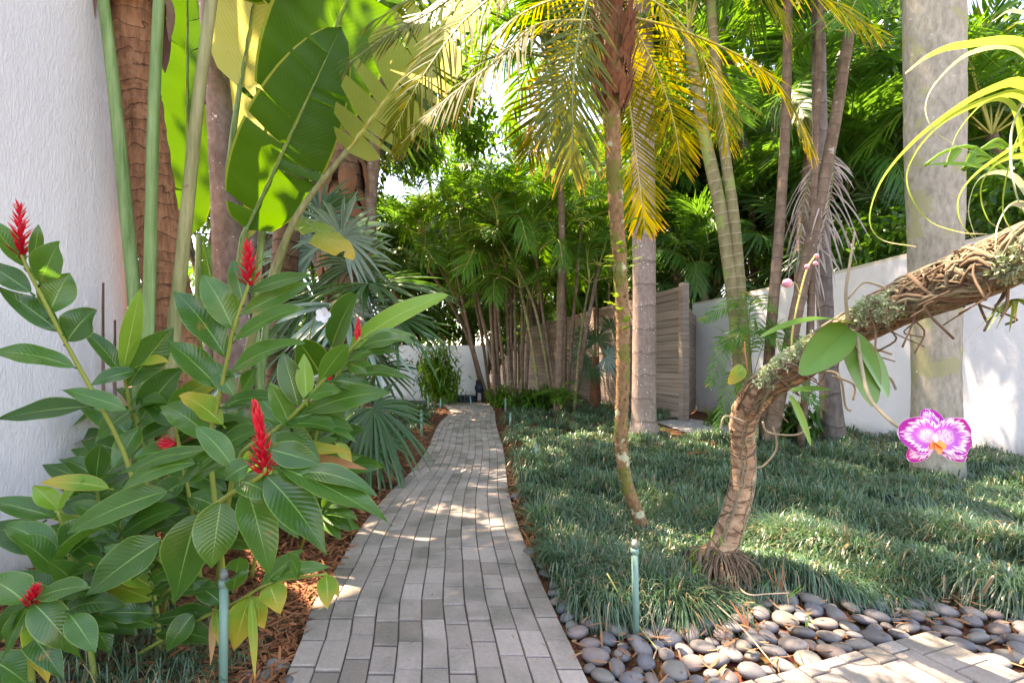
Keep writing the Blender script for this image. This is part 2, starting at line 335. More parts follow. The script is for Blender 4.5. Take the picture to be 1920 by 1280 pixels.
M['grass'] = leaf_mat("mondo_grass_blade", (.032, .088, .046), (.095, .185, .10), (.16, .34, .07), .24, .34, spec=.7, dry=(.33, .24, .12), dryat=.965)
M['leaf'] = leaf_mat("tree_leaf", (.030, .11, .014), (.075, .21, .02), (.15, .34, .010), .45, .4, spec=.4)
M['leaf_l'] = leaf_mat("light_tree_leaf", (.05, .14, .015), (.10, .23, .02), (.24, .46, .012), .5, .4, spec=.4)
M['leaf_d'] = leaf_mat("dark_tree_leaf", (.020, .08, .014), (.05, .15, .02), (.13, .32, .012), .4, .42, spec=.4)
M['orchid_leaf'] = leaf_mat("orchid_leaf", (.085, .22, .035), (.12, .28, .05), (.3, .5, .05), .22, .33, (.06, .16, .03), .035, 0, (.16, .12, .05), .5)
M['tilly'] = leaf_mat("air_plant_leaf", (.17, .33, .04), (.32, .47, .09), (.5, .62, .07), .35, .45, spec=.3, tipc=(.5, .45, .2), tipat=.9)
M['tilly_w'] = leaf_mat("silver_air_plant_leaf", (.45, .52, .36), (.6, .66, .5), (.5, .55, .3), .25, .5, spec=.3)
M['fern'] = leaf_mat("small_fern_leaf", (.10, .26, .03), (.18, .36, .05), (.4, .6, .05), .4, .45)
M['white_petal'] = leaf_mat("white_petal", (.78, .78, .76), (.85, .85, .84), (.8, .8, .78), .3, .5)
# barks
M['bark_ring'] = bark_mat("brown_ringed_palm_bark", (.10, .042, .02), (.42, .20, .10), 11, (.03, .015, .01), 38, .14, (.30, .15, .08), 14, .56, 1.0, line=.07, warp=2.2)
M['bark_lichen'] = bark_mat("grey_brown_lichen_bark", (.12, .085, .07), (.28, .21, .18), 0, sc=22, stretch=.6, spot=(.42, .42, .36), spotsc=5, spotat=.64, spot2=(.72, .72, .68), spot2sc=26, spot2at=.70, bst=.6)
M['bark_brown'] = bark_mat("dark_brown_palm_bark", (.07, .04, .025), (.22, .13, .08), 6, sc=20, bst=.8)
M['bark_royal'] = bark_mat("pale_royal_palm_bark", (.175, .16, .118), (.38, .355, .28), 0, (.2, .15, .11), 24, .45, (.27, .27, .14), 3.2, .55, .6, spot2=(.60, .58, .52), spot2sc=13, spot2at=.73)
M['bark_speck'] = bark_mat("speckled_grey_palm_bark", (.21, .155, .12), (.38, .30, .25), 3, (.15, .11, .08), 24, .5, (.42, .46, .34), 3, .66, .35, line=.08, spot2=(.78, .76, .72), spot2sc=34, spot2at=.675)
M['bark_pygmy'] = bark_mat("rough_date_palm_bark", (.10, .07, .025), (.34, .20, .10), 0, sc=42, stretch=.6, spot=(.46, .48, .30), spotsc=8, spotat=.60, bst=.9, spot2=(.14, .15, .03), spot2sc=5, spot2at=.56)
M['bark_cane'] = bark_mat("green_palm_cane", (.13, .11, .05), (.29, .26, .13), 7, (.34, .31, .22), 14, .3, (.20, .27, .07), 3, .55, .2, line=.09)
M['bark_cane_b'] = bark_mat("brown_palm_cane", (.10, .065, .042), (.27, .19, .13), 6, (.10, .07, .05), 18, .3, (.4, .36, .3), 7, .64, .3, line=.08)
M['bark_grey'] = bark_mat("grey_tree_bark", (.09, .075, .06), (.24, .205, .175), 2.5, (.07, .055, .045), 20, .3, (.32, .30, .26), 6, .66, .5, line=.06)
M['bark_papery'] = bark_mat("papery_tan_bark", (.20, .11, .06), (.62, .43, .27), 13, (.11, .06, .035), 26, .8, (.34, .28, .16), 6, .6, .9, line=.14, warp=2.5)
M['root'] = plain_mat("aerial_root", (.12, .10, .05), (.40, .35, .23), 22, .75, .3)
M['root_c'] = plain_mat("grey_olive_root", (.07, .07, .035), (.27, .265, .17), 18, .8, .3)
M['root_b'] = plain_mat("brown_root_fibre", (.07, .045, .025), (.26, .18, .11), 22, .85, .3)
M['boot'] = plain_mat("dry_palm_boot", (.10, .055, .04), (.30, .19, .15), 14, .8, .4)
M['fibre'] = plain_mat("brown_palm_fibre", (.06, .025, .012), (.26, .11, .05), 30, .9, .5)
M['lichen'] = plain_mat("green_grey_lichen", (.26, .34, .17), (.50, .58, .36), 60, .9, .6)
M['pipe'] = plain_mat("green_riser_pipe", (.12, .24, .19), (.17, .31, .25), 30, .45, .05)
M['pipe_top'] = plain_mat("grey_riser_nozzle", (.10, .13, .12), (.22, .25, .22), 60, .6, .2)
M['blue'] = plain_mat("dark_blue_plastic", (.02, .025, .06), (.04, .055, .10), 20, .4)
M['black'] = plain_mat("black_metal", (.02, .02, .025), (.06, .06, .07), 20, .5)
M['stick'] = plain_mat("dry_twig", (.22, .15, .09), (.48, .38, .27), 30, .8)
M['straw'] = plain_mat("rust_dry_blade", (.30, .10, .035), (.50, .22, .10), 20, .7)
M['green_blade'] = plain_mat("bright_green_blade", (.16, .42, .03), (.26, .52, .06), 12, .45)
def orchid_petal():
    q = NT("orchid_petal"); lv, s, al, r = q.luv(); ab = q.math('ABSOLUTE', s)
    rad = q.math('POWER', q.math('ADD', q.math('POWER', q.math('SUBTRACT', al, .12), 2.0), q.math('MULTIPLY', q.math('POWER', s, 2.0), .62)), .5)
    v = q.n("CombineXYZ", _0=q.math('MULTIPLY', q.math('ARCTAN2', s, al), 9.0), _1=q.math('MULTIPLY', rad, 1.2), _2=q.math('MULTIPLY', r, 9)).outputs[0]
    st = q.noise(v, 1.6, 2); e = q.math('ADD', rad, q.math('MULTIPLY', q.math('SUBTRACT', st, .5), .75))
    base = q.ramp(e, [(.0, (.74, .38, .74)), (.22, (.60, .18, .64)), (.56, (.56, .09, .58)), (.63, (.84, .74, .84)), (.74, (.84, .74, .84)), (.78, (.46, .008, .33))])
    dots = q.ramp(q.noise(q.pos(), 320, 1), [(.52, 1.), (.58, 0.)]); inner = q.ramp(rad, [(.30, 1.), (.42, 0.)])
    base = q.mix(q.math('MULTIPLY', q.math('MULTIPLY', dots, inner), .8), base, (.90, .82, .90))
    base = q.mix(q.math('GREATER_THAN', q.math('MAXIMUM', ab, q.math('ADD', al, .0)), .97), base, (.82, .5, .78))
    b = q.pbr(base, .5, None, .3); t = q.n("BsdfTranslucent", Color=base).outputs[0]
    return q.end(q.n("MixShader", _0=.4, _1=b, _2=t).outputs[0])
M['petal'] = orchid_petal()
M['lip'] = plain_mat("orange_red_orchid_lip", (.75, .06, .02), (.95, .45, .06), 60, .45)
M['lip_w'] = plain_mat("pale_orchid_column", (.80, .60, .72), (.9, .82, .85), 60, .45)
M['pink'] = plain_mat("pink_orchid_bud", (.60, .22, .30), (.78, .38, .44), 40, .5)

# ------------------------------------------------------------------ the setting: ground, path, paving, gravel
PL = np.array([(753, 760), (756, 800), (760, 832), (767, 840), (774, 846), (785, 834), (795, 824), (818, 812), (841, 803), (882, 775), (939, 719), (1014, 662), (1055, 640), (1137, 587), (1200, 567), (1280, 533), (1420, 470)], float)
PR = np.array([(753, 872), (756, 905), (760, 921), (767, 925), (774, 928), (785, 929), (795, 930), (818, 936), (845, 944), (882, 949), (924, 954), (995, 974), (1062, 1000), (1130, 1030), (1200, 1063), (1280, 1100), (1420, 1166)], float)
pl = lambda v: np.interp(v, PL[:, 0], PL[:, 1]); pr = lambda v: np.interp(v, PR[:, 0], PR[:, 1])
mb = MB()
n = 90; gx = np.linspace(-60, 60, n); gy = np.linspace(-20, 120, n); X, Y = np.meshgrid(gx, gy, indexing='ij')
V = np.stack([X, Y, np.full_like(X, -.012)], -1).reshape(-1, 3); mb.add(V, gridF(n, n)[:, ::-1])
kind(mb.obj("ground", M['soil']), "structure")
# brick paver path: eleven courses that follow the curve
vs = np.concatenate([[762, 765, 770], np.linspace(776, 1420, 140)])
Lp = spline(np.array([G(b, a) for a, b in PL]), 240); Rp = spline(np.array([G(b, a) for a, b in PR]), 240)
cl = (Lp + Rp) / 2; al = np.concatenate([[0], np.cumsum(np.linalg.norm(np.diff(cl, axis=0), axis=1))])
def onpath(s_, d_):
    a = np.array([np.interp(d_, al, Lp[:, k]) for k in range(3)]); b = np.array([np.interp(d_, al, Rp[:, k]) for k in range(3)])
    return a * (1 - s_) + b * s_
mb = MB()
NC = 11
def paverblock(mb, q, z0, z1, r, g=.0035):
    q = np.array(q)[:, :2]; c = q.mean(0); dv = c - q; q = q + dv / np.linalg.norm(dv, axis=1)[:, None] * g * 1.4
    q2 = q + (c - q) / np.linalg.norm(c - q, axis=1)[:, None] * .004
    V = np.vstack([np.column_stack([q, np.full(4, z0)]), np.column_stack([q, np.full(4, z1 - .004)]), np.column_stack([q2, np.full(4, z1)])])
    Fc = [(8, 9, 10, 11)] + [(k * 4 + i, k * 4 + (i + 1) % 4, k * 4 + 4 + (i + 1) % 4, k * 4 + 4 + i) for k in (0, 1) for i in range(4)]
    mb.add(V, Fc, np.tile((0, 0, r), (12, 1)), smooth=False)
for c in range(NC):
    d = -.05 - rs.rand() * .15
    while d < al[-1]:
        ln = .165 + rs.randn() * .012
        if d > 0 or True:
            a, b = max(d, 0), min(d + ln, al[-1])
            if b - a > .03:
                w0 = rs.randn(2) * .0012
                q = [onpath(c / NC, a), onpath((c + 1) / NC, a), onpath((c + 1) / NC, b), onpath(c / NC, b)]
                paverblock(mb, q[::-1] if np.cross(np.subtract(q[1], q[0])[:2], np.subtract(q[2], q[0])[:2]) < 0 else q, -.03, .022 + rs.randn() * .0022, np.clip(rs.rand() * .7 + (.25 if rs.rand() < .12 else 0) - (.3 if rs.rand() < .08 else 0) + .1, 0, 1))
        d += ln
kind(mb.obj("garden_path", M['paver']), "structure")
mb = MB(); m = len(cl)
V = np.empty((m, 2, 3)); V[:, 0] = Lp; V[:, 1] = Rp; V[..., 2] = .013
mb.add(V.reshape(-1, 3), gridF(m, 2), None, smooth=False); kind(mb.obj("path_bedding", M['joint']), "structure")
# corner of a second paved pad, lower right of the garden
B = G(1738, 1195)[:2]; ex = nrm(G(1452, 1277)[:2] - B); ey = np.array((ex[1], -ex[0])); ey = ey if ey[1] < 0 else -ey
mb = MB()
def padblk(a0, a1, b0, b1): 
    q = [B + ex * a0 + ey * b0, B + ex * a1 + ey * b0, B + ex * a1 + ey * b1, B + ex * a0 + ey * b1]
    q = [(*p_, 0) for p_ in q]
    if np.cross(np.subtract(q[1], q[0])[:2], np.subtract(q[2], q[0])[:2]) < 0: q = q[::-1]
    paverblock(mb, q, -.03, .030 + rs.randn() * .001, rs.rand() * .6 + .3)
for j in range(6): padblk(0, .2, j * .1, j * .1 + .1)
for i in range(10):
    o = rs.rand() * .1
    for j in range(-1, 3): padblk(.2 + i * .1, .3 + i * .1, max(0, j * .2 + o), j * .2 + .2 + o) if j * .2 + .2 + o > .03 else None
kind(mb.obj("paved_pad", M['paver']), "structure")
mb = MB()
gp = np.array([G(1225, 790), G(1290, 784), G(1380, 800), G(1420, 822), G(1370, 832), G(1290, 812)]); gp[:, 2] = .004
mb.add(gp, [(0, 1, 2, 5), (2, 3, 4, 5)][:1] + [(2, 3, 4, 5)], None, smooth=False); o = mb.obj("gravel", M['gravel']); kind(o, "stuff")

# ------------------------------------------------------------------ walls and fence
def wall(name, pts, h, th, label, mat, cap=None, capm=None, round_=False):
    t = thing(name, label, "wall", (*pts[0][:2], 0)); mb = MB(); cp = MB()
    p = np.array(pts, float)[:, :2]; T = nrm(np.gradient(p, axis=0)); Nn = np.column_stack([-T[:, 1], T[:, 0]])
    hh = np.broadcast_to(np.asarray(h, float), (len(p),))
    for A, h0, h1, ex_ in ((mb, np.full(len(p), -.2), hh, 0),) + (((cp, hh + .001, hh + cap, .012),) if cap else ()):
        a = p - Nn * ex_; b = p + Nn * (th + ex_)
        V = np.stack([np.column_stack([a, h0]), np.column_stack([a, h1]), np.column_stack([b, h1]), np.column_stack([b, h0])], 1)
        A.add(V.reshape(-1, 3), gridF(len(p), 4, True), None, smooth=False)
        for e, o in ((0, 1), (len(p) - 1, -1)): A.F.append((np.array([[e * 4, e * 4 + 1, e * 4 + 2, e * 4 + 3][::o]]) + 0, 0, False))
    shift(mb.obj("wall_face", mat, t))
    if cap: shift(cp.obj("coping", capm or mat, t))
    return t
# near white building wall on the left, tall, ending in a rounded corner
wp = [(-2.62, -5.0), (-2.62, 0), (-2.62, 2.0), (-2.62, 3.22), (-2.63, 3.27), (-2.65, 3.31), (-2.69, 3.33), (-6.0, 3.34)]
mb = MB(); p = np.array(wp); zt = [-.1, 1.0, 2.0, 2.8, 3.65]
V = np.array([[(x, y, z) for k, (x, y) in enumerate(p)] for z in zt] )
mb.add(V.reshape(-1, 3), gridF(5, 8)[:, ::-1], None, smooth=True)
tp = V[-1]; bk = tp.copy(); bk[:, 0] = -6.0; mb.add(np.stack([tp, bk], 0).reshape(-1, 3), gridF(2, 8), None, smooth=False)
tag(mb.obj("white_building_wall", M['stucco_near']), "tall rough white stucco building wall behind the red ginger plants", "wall")
# right boundary wall (parallel to the fence, set back behind it)
W0 = np.array((4.375, 11.25)); Wd = nrm(np.array((-.239, 1.))); 
wall("boundary_wall", [W0 - Wd * 7.5, W0 - Wd * 4.6, W0 - Wd * 3.0, W0 - Wd * 1.5, W0 + Wd * .25], [2.62, 2.58, 2.52, 2.5, 2.5], -.2, "long smooth white garden wall behind the pale royal palm trunk", M['stucco'], .05, M['cap'])
mb = MB(); c = W0 - Wd * 3.05; box(mb, (c[0] - .03, c[1], 1.05), (.10, .5, 2.1), math.atan2(Wd[1], Wd[0]) - R(90), bev=.02)
tag(mb.obj("wall_pilaster", M['stucco']), "shallow white pilaster on the garden wall behind the grey palm trunk", "pilaster")
fw = [P(u, 750, d) for u, d in ((560, 13.2), (640, 13.9), (735, 14.4), (800, 14.6), (860, 14.6), (913, 14.5))]
wall("far_garden_wall", fw, 1.66, .2, "low curved white wall at the far end of the path", M['stucco'])
# wooden fence
Fd = nrm(np.array((-.244, 1.))); F0 = np.array((3.33, 9.3)); fl = 20.0; fh = 2.62
fa = math.atan2(Fd[1], Fd[0])
t = thing("wooden_fence", "tall grey wooden fence of wide horizontal boards beside the lawn", "fence", (*F0, 0))
mb = MB(); z = .02
hs = []
while z < fh - .05:
    hb = min(rs.choice([.145, .145, .19]), fh - z); x = 0.06
    while x < fl:
        lb = min(2.4 + rs.rand() * 2.4, fl - x)
        c = F0 + Fd * (x + lb / 2); box(mb, (*c, z + hb / 2), (lb - .006, .022 + rs.rand() * .006, hb - .010), fa, rnd=rs.rand(), bev=.005); x += lb
    z += hb
shift(mb.obj("board_panel", M['wood'], t))
mb = MB(); c = F0 + Fd * (fl / 2 + .05) + np.array((Fd[1], -Fd[0])) * .022; box(mb, (*c, fh / 2 - .02), (fl - .2, .012, fh - .08), fa); shift(mb.obj("gap_shade_panel", M['joint'], t))  # added dark sheet that puts shade into the gaps between boards
for x in (0.0, 4.2, 8.4, 12.6):
    mb = MB(); c = F0 + Fd * x + np.array((-.03, -.01) if x else (0, 0)); box(mb, (*c, fh / 2 + .02), (.13 if not x else .07, .14 if not x else .10, fh + .05), fa, rnd=.35, bev=.006)
    shift(mb.obj("post", M['wood'], t))
mb = MB(); c2 = W0 + Wd * .12; rr = c2 - F0; rl = np.linalg.norm(rr); z = .03
for k in range(9):
    hb = .245; box(mb, (*(F0 + rr * (.5 + .03)), z + hb / 2), (rl * .92, .022, hb - .006), math.atan2(rr[1], rr[0]), rnd=rs.rand(), bev=.003); z += hb
shift(mb.obj("return_panel", M['wood'], t))

# ------------------------------------------------------------------ palms and trunks
def trunk_mesh(pts, rad, mat, n=14, bump=.04, m=None, name="trunk"):
    mb = MB(); p = spline(pts, m or 30); r = np.interp(np.linspace(0, 1, len(p)), np.linspace(0, 1, len(rad)), rad)
    addtube(mb, p, r, n, bump=bump); return mb.mesh(name, mat)
def to_local(me, loc):
    me.transform(Matrix.Translation(-Vector(tuple(loc)))); return me
FR = {}                                   # shared frond meshes, heading +X from the origin, length 1
def make_fronds(key, mats, count, **k):
    out = []
    for i in range(count):
        mb = MB(); a = .30 + rs.rand() * .15; b = -.15 - rs.rand() * .35; y = rs.randn() * .06
        frond(mb, [(0, 0, 0), (.3, y * .3, a * .62), (.62, y * .7, a * .72), (1.0, y, a * .4 + b * .5)], **k)
        out.append(mb.mesh("frond", mats))
    FR[key] = out
make_fronds('areca', [M['rachis_y'], M['areca']], 5, n=44, ll=.36, lw=.0165, a0=66, a1=28, droop=.5, start=.18, r0=.009, vee=.30, jit=.12)
make_fronds('dark', [M['rachis'], M['areca_dark']], 4, n=48, ll=.34, lw=.016, a0=62, a1=28, droop=.6, start=.18, r0=.010, vee=.15, jit=.14)
make_fronds('royal', [M['rachis'], M['areca']], 3, n=60, ll=.24, lw=.017, a0=65, a1=30, droop=.55, start=.15, r0=.012, vee=.2, jit=.25)
make_fronds('dead', [M['stick'], M['dead_frond']], 2, n=30, ll=.30, lw=.02, a0=45, a1=20, droop=.9, start=.2, r0=.008, jit=.3)
FANS = {}
for key, mt in (('green', M['fanleaf']), ('blue', M['fanleaf_blue'])):
    FANS[key] = []
    for i in range(3):
        mb = MB(); L_ = .9; pt = spline([(0, 0, 0), (.45, 0, .12), (L_, 0, .10)], 8); addtube(mb, pt, np.linspace(.014, .008, 8), 5, 0, caps=False)
        fan(mb, (L_, 0, .10), (1, 0, -.25), (.25, 0, 1), .62, 36, 265, .30 + rs.rand() * .3, .5, 1)
        FANS[key].append(mb.mesh("fan_leaf", [M['rachis'], mt]))
def crown(root, head, meshes, n, e0, e1, sc, name="frond", az0=None, azr=360, jit=.12):
    g = 137.5; a0 = rs.rand() * 360 if az0 is None else az0
    for i in range(n):
        az = a0 + ((i * g) % 360) * azr / 360.0; el = e0 + (e1 - e0) * (i + .5) / n + rs.randn() * 5
        link(name, meshes[i % len(meshes)], root, np.array(head) - np.array(root.location), (rs.randn() * .25, -R(el), R(az)), sc * (1 + rs.randn() * jit))
def palm(name, label, base, pts, rad, mat, meshes=None, n=0, e=(75, -25), sc=1.5, group=None, cat="palm", part="frond", bump=.04, seg=None, az0=None, azr=360, sides=14):
    t = thing(name, label, cat, (base[0], base[1], 0), group)
    link("trunk", to_local(trunk_mesh(pts, rad, mat, bump=bump, m=seg, n=sides), t.location), t)
    if meshes: crown(t, pts[-1], meshes, n, e[0], e[1], sc, part, az0, azr)
    return t

def pts_(lst): return [G(a, b) if d is None else P(a, b, d) for a, b, d in lst]
# ---- left: three trunks
pa = pts_([(345, 973, None), (332, 700, 3.36), (300, 450, 3.3), (266, 200, 3.25), (250, 40, 3.2), (210, -820, 3.1)])
tA = palm("palm_tree", "thick reddish brown ringed palm trunk nearest the white building wall", pa[0], pa, [.165, .15, .135, .118, .112, .10], M['bark_ring'], FR['areca'], 12, (78, 10), 1.6, "garden palms", bump=.06, seg=90, sides=20)
for i in range(14):
    mb = MB()
    a = rs.rand() * 6.28; z = 3.25 + rs.rand() * .45; c = np.array([pa[4][0], pa[4][1], z]) + .13 * np.array([math.cos(a), math.sin(a), 0])
    blade(mb, c + (0, 0, .22), c + .07 * np.array([math.cos(a), math.sin(a), 0]) + (0, 0, -.14 - rs.rand() * .12), .14 + rs.rand() * .06, (math.cos(a), math.sin(a), .2), .35, 8, lambda t: np.sin(np.pi * np.clip(t * .9 + .1, 0, 1)) ** .6, -.5, .03)
    shift(mb.obj("dead_boot", M['boot'], tA))
pb = pts_([(447, 929, None), (440, 640, 4.0), (425, 380, 3.95), (405, 120, 3.9), (388, -60, 3.9), (340, -760, 3.9)])
palm("palm_tree", "grey brown lichen spotted trunk beside the tall paddle leaves", pb[0], pb, [.165, .152, .117, .085, .078, .075], M['bark_lichen'], FR['dark'], 4, (85, 60), 1.4, "garden palms", seg=60)
pc = pts_([(520, 865, None), (526, 640, 5.4), (540, 400, 5.4), (556, 150, 5.4), (572, -130, 5.4)])
palm("palm_tree", "dark brown palm trunk standing behind the paddle leaves near the fan palms", pc[0], pc, [.165, .15, .138, .115, .105], M['bark_brown'], FR['dark'], 8, (80, 20), 1.1, "garden palms", seg=60)

# ---- giant bird of paradise
bop = thing("giant_bird_of_paradise", "giant paddle leaved bird of paradise plant with tall green stalks beside the white building wall", "plant", (-2.2, 3.1, 0))
ban = lambda t: np.clip(np.sin(np.pi * np.clip(t, 0, 1) ** .72), 0, 1) ** .55
def tear_blade(mb, base, tip, width, normal, arch=.04, cuts=5, gap=.04, fold=.12, mat=0, rnd=None, sag=0.02):
    b = np.array(base, float); e = np.array(tip, float); Ln = np.linalg.norm(e - b); N0 = nrm(normal); c = (b + e) / 2 + N0 * arch * Ln
    r = rs.rand() if rnd is None else rnd
    def sp(t):
        t = np.asarray(t)[..., None]; p = b * (1 - t) ** 2 + 2 * c * t * (1 - t) + e * t ** 2
        T = nrm(2 * (c - b) * (1 - t) + 2 * (e - c) * t); S = nrm(np.cross(T, N0)); return p, S, nrm(np.cross(S, T))
    sv = np.array([0, .04, .25, .5, .75, .92, 1.0])
    for sg in (-1, 1):
        cu = np.sort(np.concatenate([[0, 1], .06 + .88 * rs.rand(cuts)]))
        for t0, t1 in zip(cu[:-1], cu[1:]):
            if t1 - t0 < .012: continue
            g0, g1 = gap * rs.rand() * (t0 > 0), gap * rs.rand() * (t1 < 1); k = max(3, int((t1 - t0) * 26)); x = np.linspace(0, 1, k + 1)[:, None]
            pw = sv[None] ** 1.4
            tt = (t0 + min(g0, (t1 - t0) * .3) * pw) * (1 - x) + (t1 - min(g1, (t1 - t0) * .3) * pw) * x
            hw = width / 2 * ban(tt); p, S, N = sp(np.clip(tt + .05 * pw * np.sin(np.pi * tt), 0, 1)); zz = rs.randn() * .06
            V = p + S * (sg * sv[None] * hw)[..., None] + N * ((fold + zz * pw) * sv[None] * hw + .012 * width * np.sin(tt * 60 + sg))[..., None]
            V[..., 2] -= sag * (sv[None] ** 2) * width
            Lu = np.zeros(V.shape); Lu[..., 0] = sg * sv[None]; Lu[..., 1] = tt; Lu[..., 2] = r
            mb.add(V.reshape(-1, 3), gridF(k + 1, 7), Lu.reshape(-1, 3), mat)
    t = np.linspace(0, 1, 14); p, S, N = sp(t); addtube(mb, p - N * .008, np.linspace(.016, .004, 14), 6, 1, caps=False)
def paddle(petiole, b, t, wpx, d0, d1, nor, mat, cuts=4, gap=.03, r0=.035, r1=.018, pm='petiole', **k):
    mb = MB(); tear_blade(mb, P(*b, d0), P(*t, d1), wpx / F * d0, nor, cuts=cuts, gap=gap, **k)
    lf = shift(mb.obj("leaf_blade", [M[mat], M[pm]], bop))
    if petiole:
        m2 = MB(); q = spline(pts_(petiole), 24); addtube(m2, q, np.linspace(r0, r1, 24), 10, 0, bump=.02); shift(m2.obj("leaf_stalk", M[pm], bop))
def stalk(lst, r0, r1, pm='petiole'):
    m2 = MB(); q = spline(pts_(lst), 30); addtube(m2, q, np.linspace(r0, r1, 30), 12, 0, bump=.02); shift(m2.obj("leaf_stalk", M[pm], bop))
stalk([(272, 1010, None), (264, 760, 2.98), (256, 600, 2.95), (238, 410, 2.95), (213, 160, 2.95), (188, -40, 2.95), (150, -260, 2.95)], .042, .028)
stalk([(282, 1012, None), (275, 760, 2.9), (280, 560, 2.9), (287, 250, 2.9), (298, 0, 2.9), (310, -220, 2.9)], .036, .028)
stalk([(318, 1010, None), (318, 760, 2.98), (325, 640, 2.97), (346, 440, 2.95), (374, 170, 2.95), (397, 0, 2.95), (425, -220, 2.95)], .044, .029, 'petiole_b')
stalk([(372, 930, None), (371, 600, 3.9), (373, 440, 3.9)], .03, .022)
stalk([(560, 400, 3.6), (651, 283, 3.6)][::-1] + [(510, 520, 3.65), (470, 640, 3.7), (420, 930, None)], .02, .036, 'petiole_b')
back = (-.3, -.8, .35)
paddle(None, (354, 442), (352, -170), 104, 4.15, 4.1, (.35, -.9, -.25), 'banana', 3, .02)
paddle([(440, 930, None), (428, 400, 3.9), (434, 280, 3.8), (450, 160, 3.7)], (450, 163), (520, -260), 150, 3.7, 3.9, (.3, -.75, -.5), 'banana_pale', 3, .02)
paddle([(455, 930, None), (440, 640, 3.9), (452, 470, 3.75), (463, 425, 3.7)], (463, 428), (640, 50), 150, 3.7, 3.5, (.35, -.8, -.35), 'banana', 5, .02)
paddle([(500, 930, None), (480, 600, 4.0), (505, 340, 3.95), (533, 265, 3.9)], (535, 260), (735, -190), 200, 3.9, 3.7, (.35, -.8, -.4), 'banana', 3, .02)
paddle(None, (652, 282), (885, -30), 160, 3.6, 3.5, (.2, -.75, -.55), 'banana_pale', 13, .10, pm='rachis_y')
paddle([(480, 930, None), (500, 600, 4.3), (553, 408, 4.3)], (553, 405), (662, 480), 66, 4.3, 4.0, (.1, -.5, .8), 'ginger_yellow', 4, .05, sag=.1)
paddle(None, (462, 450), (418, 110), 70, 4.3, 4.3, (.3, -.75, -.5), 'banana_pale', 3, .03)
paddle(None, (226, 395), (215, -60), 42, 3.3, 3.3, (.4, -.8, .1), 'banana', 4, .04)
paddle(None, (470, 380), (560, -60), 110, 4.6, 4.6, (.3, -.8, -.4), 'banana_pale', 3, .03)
paddle(None, (405, 560), (380, 440), 50, 4.2, 4.2, (-.2, -.9, .3), 'banana', 2, .03)
for a, b, c, w_ in (((205, 880), (196, 530), (0, 0), 26), ((226, 860), (218, 600), (0, 0), 22)):   # split dry sheaths against the wall
    mb = MB(); blade(mb, G(a[0], 1000) + (0, 0, .1), P(*b, 2.95), .06, (.2, -1, 0), .02, 16, lambda t: .8 - .5 * t + .15 * np.sin(t * 9), .9, .06, twist=1.5); shift(mb.obj("dry_sheath", M['boot'], bop))

for (a, b, w_, nr) in (((188, -30, 2.95), (60, -520, 2.6), .75, (.4, -.5, -.7)), ((425, -215, 2.95), (640, -560, 2.65), .85, (-.1, -.4, -.9)), ((415, -200, 2.95), (770, -600, 2.3), .8, (-.1, -.3, -.9)), ((310, -210, 2.9), (330, -700, 3.2), .8, (.2, -.5, -.8)), ((300, -200, 2.9), (140, -560, 3.6), .75, (.4, -.5, -.7))):
    mb = MB(); tear_blade(mb, P(*a), P(*b), w_, nr, cuts=5, gap=.02); shift(mb.obj("leaf_blade", [M['banana'], M['petiole']], bop))
for a, b, w_ in (((-2.2, 3.4, 3.9), (-1.15, 3.05, 4.35), .85), ((-2.1, 2.9, 4.0), (-1.0, 2.6, 4.2), .85), ((-2.3, 3.1, 4.6), (-1.5, 3.2, 5.3), .8), ((-2.6, 3.35, 4.0), (-1.75, 2.35, 4.8), 1.0), ((-2.9, 3.9, 5.0), (-1.95, 2.95, 5.5), .9)):  # unseen blades added along the sun's rays to shade the near path
    mb = MB(); tear_blade(mb, a, b, w_, (-.1, -.3, -.95), cuts=4, gap=.02); shift(mb.obj("leaf_blade", [M['banana'], M['petiole']], bop))
# ---- fan palms, left of the path
def fanpalm(label, base, pts, rad, fans, mat='bark_brown', group="fan palms"):
    t = thing("fan_palm", label, "palm", (base[0], base[1], 0), group)
    if pts is not None: link("trunk", to_local(trunk_mesh(pts, rad, M[mat], bump=.12, m=40), t.location), t)
    for hub, ax, nr, rad_, col, org in fans:
        mb = MB(); q = spline([org, (np.array(org) + hub) / 2 + (0, 0, .08), hub], 10); addtube(mb, q, np.linspace(.016, .008, 10), 6, 0, caps=False)
        fan(mb, hub, ax, nr, rad_, 38, 255, .22 + rs.rand() * .3, .52, 1)
        shift(mb.obj("fan_leaf", [M['rachis'], M['fanleaf_blue' if col else 'fanleaf']], t))
    return t
d = 5.3; o = P(632, 560, d + .2)
fanpalm("fan palm with silvery blue fronds and a dark trunk left of the path", G(628, 862), [G(628, 862), P(628, 640, 5.7), P(632, 540, 5.75)], [.17, .16, .12],
    [(P(640, 445, d - .2), (.5, -.1, 1), (.1, -1, .1), .66, 1, o), (P(665, 500, d - .1), (.3, -.25, 1), (-.2, -1, .5), .75, 0, o), (P(690, 532, d - .3), (1, -.3, .05), (-.1, -.35, 1), 1.0, 0, o),
     (P(650, 575, d - .3), (.9, -.35, -.35), (.1, -.5, 1), .95, 1, o), (P(590, 560, d), (-.7, -.4, .2), (.2, -.8, .7), .8, 0, o), (P(592, 470, d + .3), (-.5, .1, .9), (.1, -1, .2), .8, 1, o),
     (P(735, 590, d - .2), (1, -.2, -.25), (.1, -.4, 1), .7, 0, o), (P(560, 640, d - .2), (-.3, -.5, -.6), (0, -.8, .5), .7, 0, o), (P(600, 405, d + .6), (-.2, .2, 1), (0, -1, .2), .8, 0, o)])
o = G(668, 905) + (0, 0, .5); d = 4.4
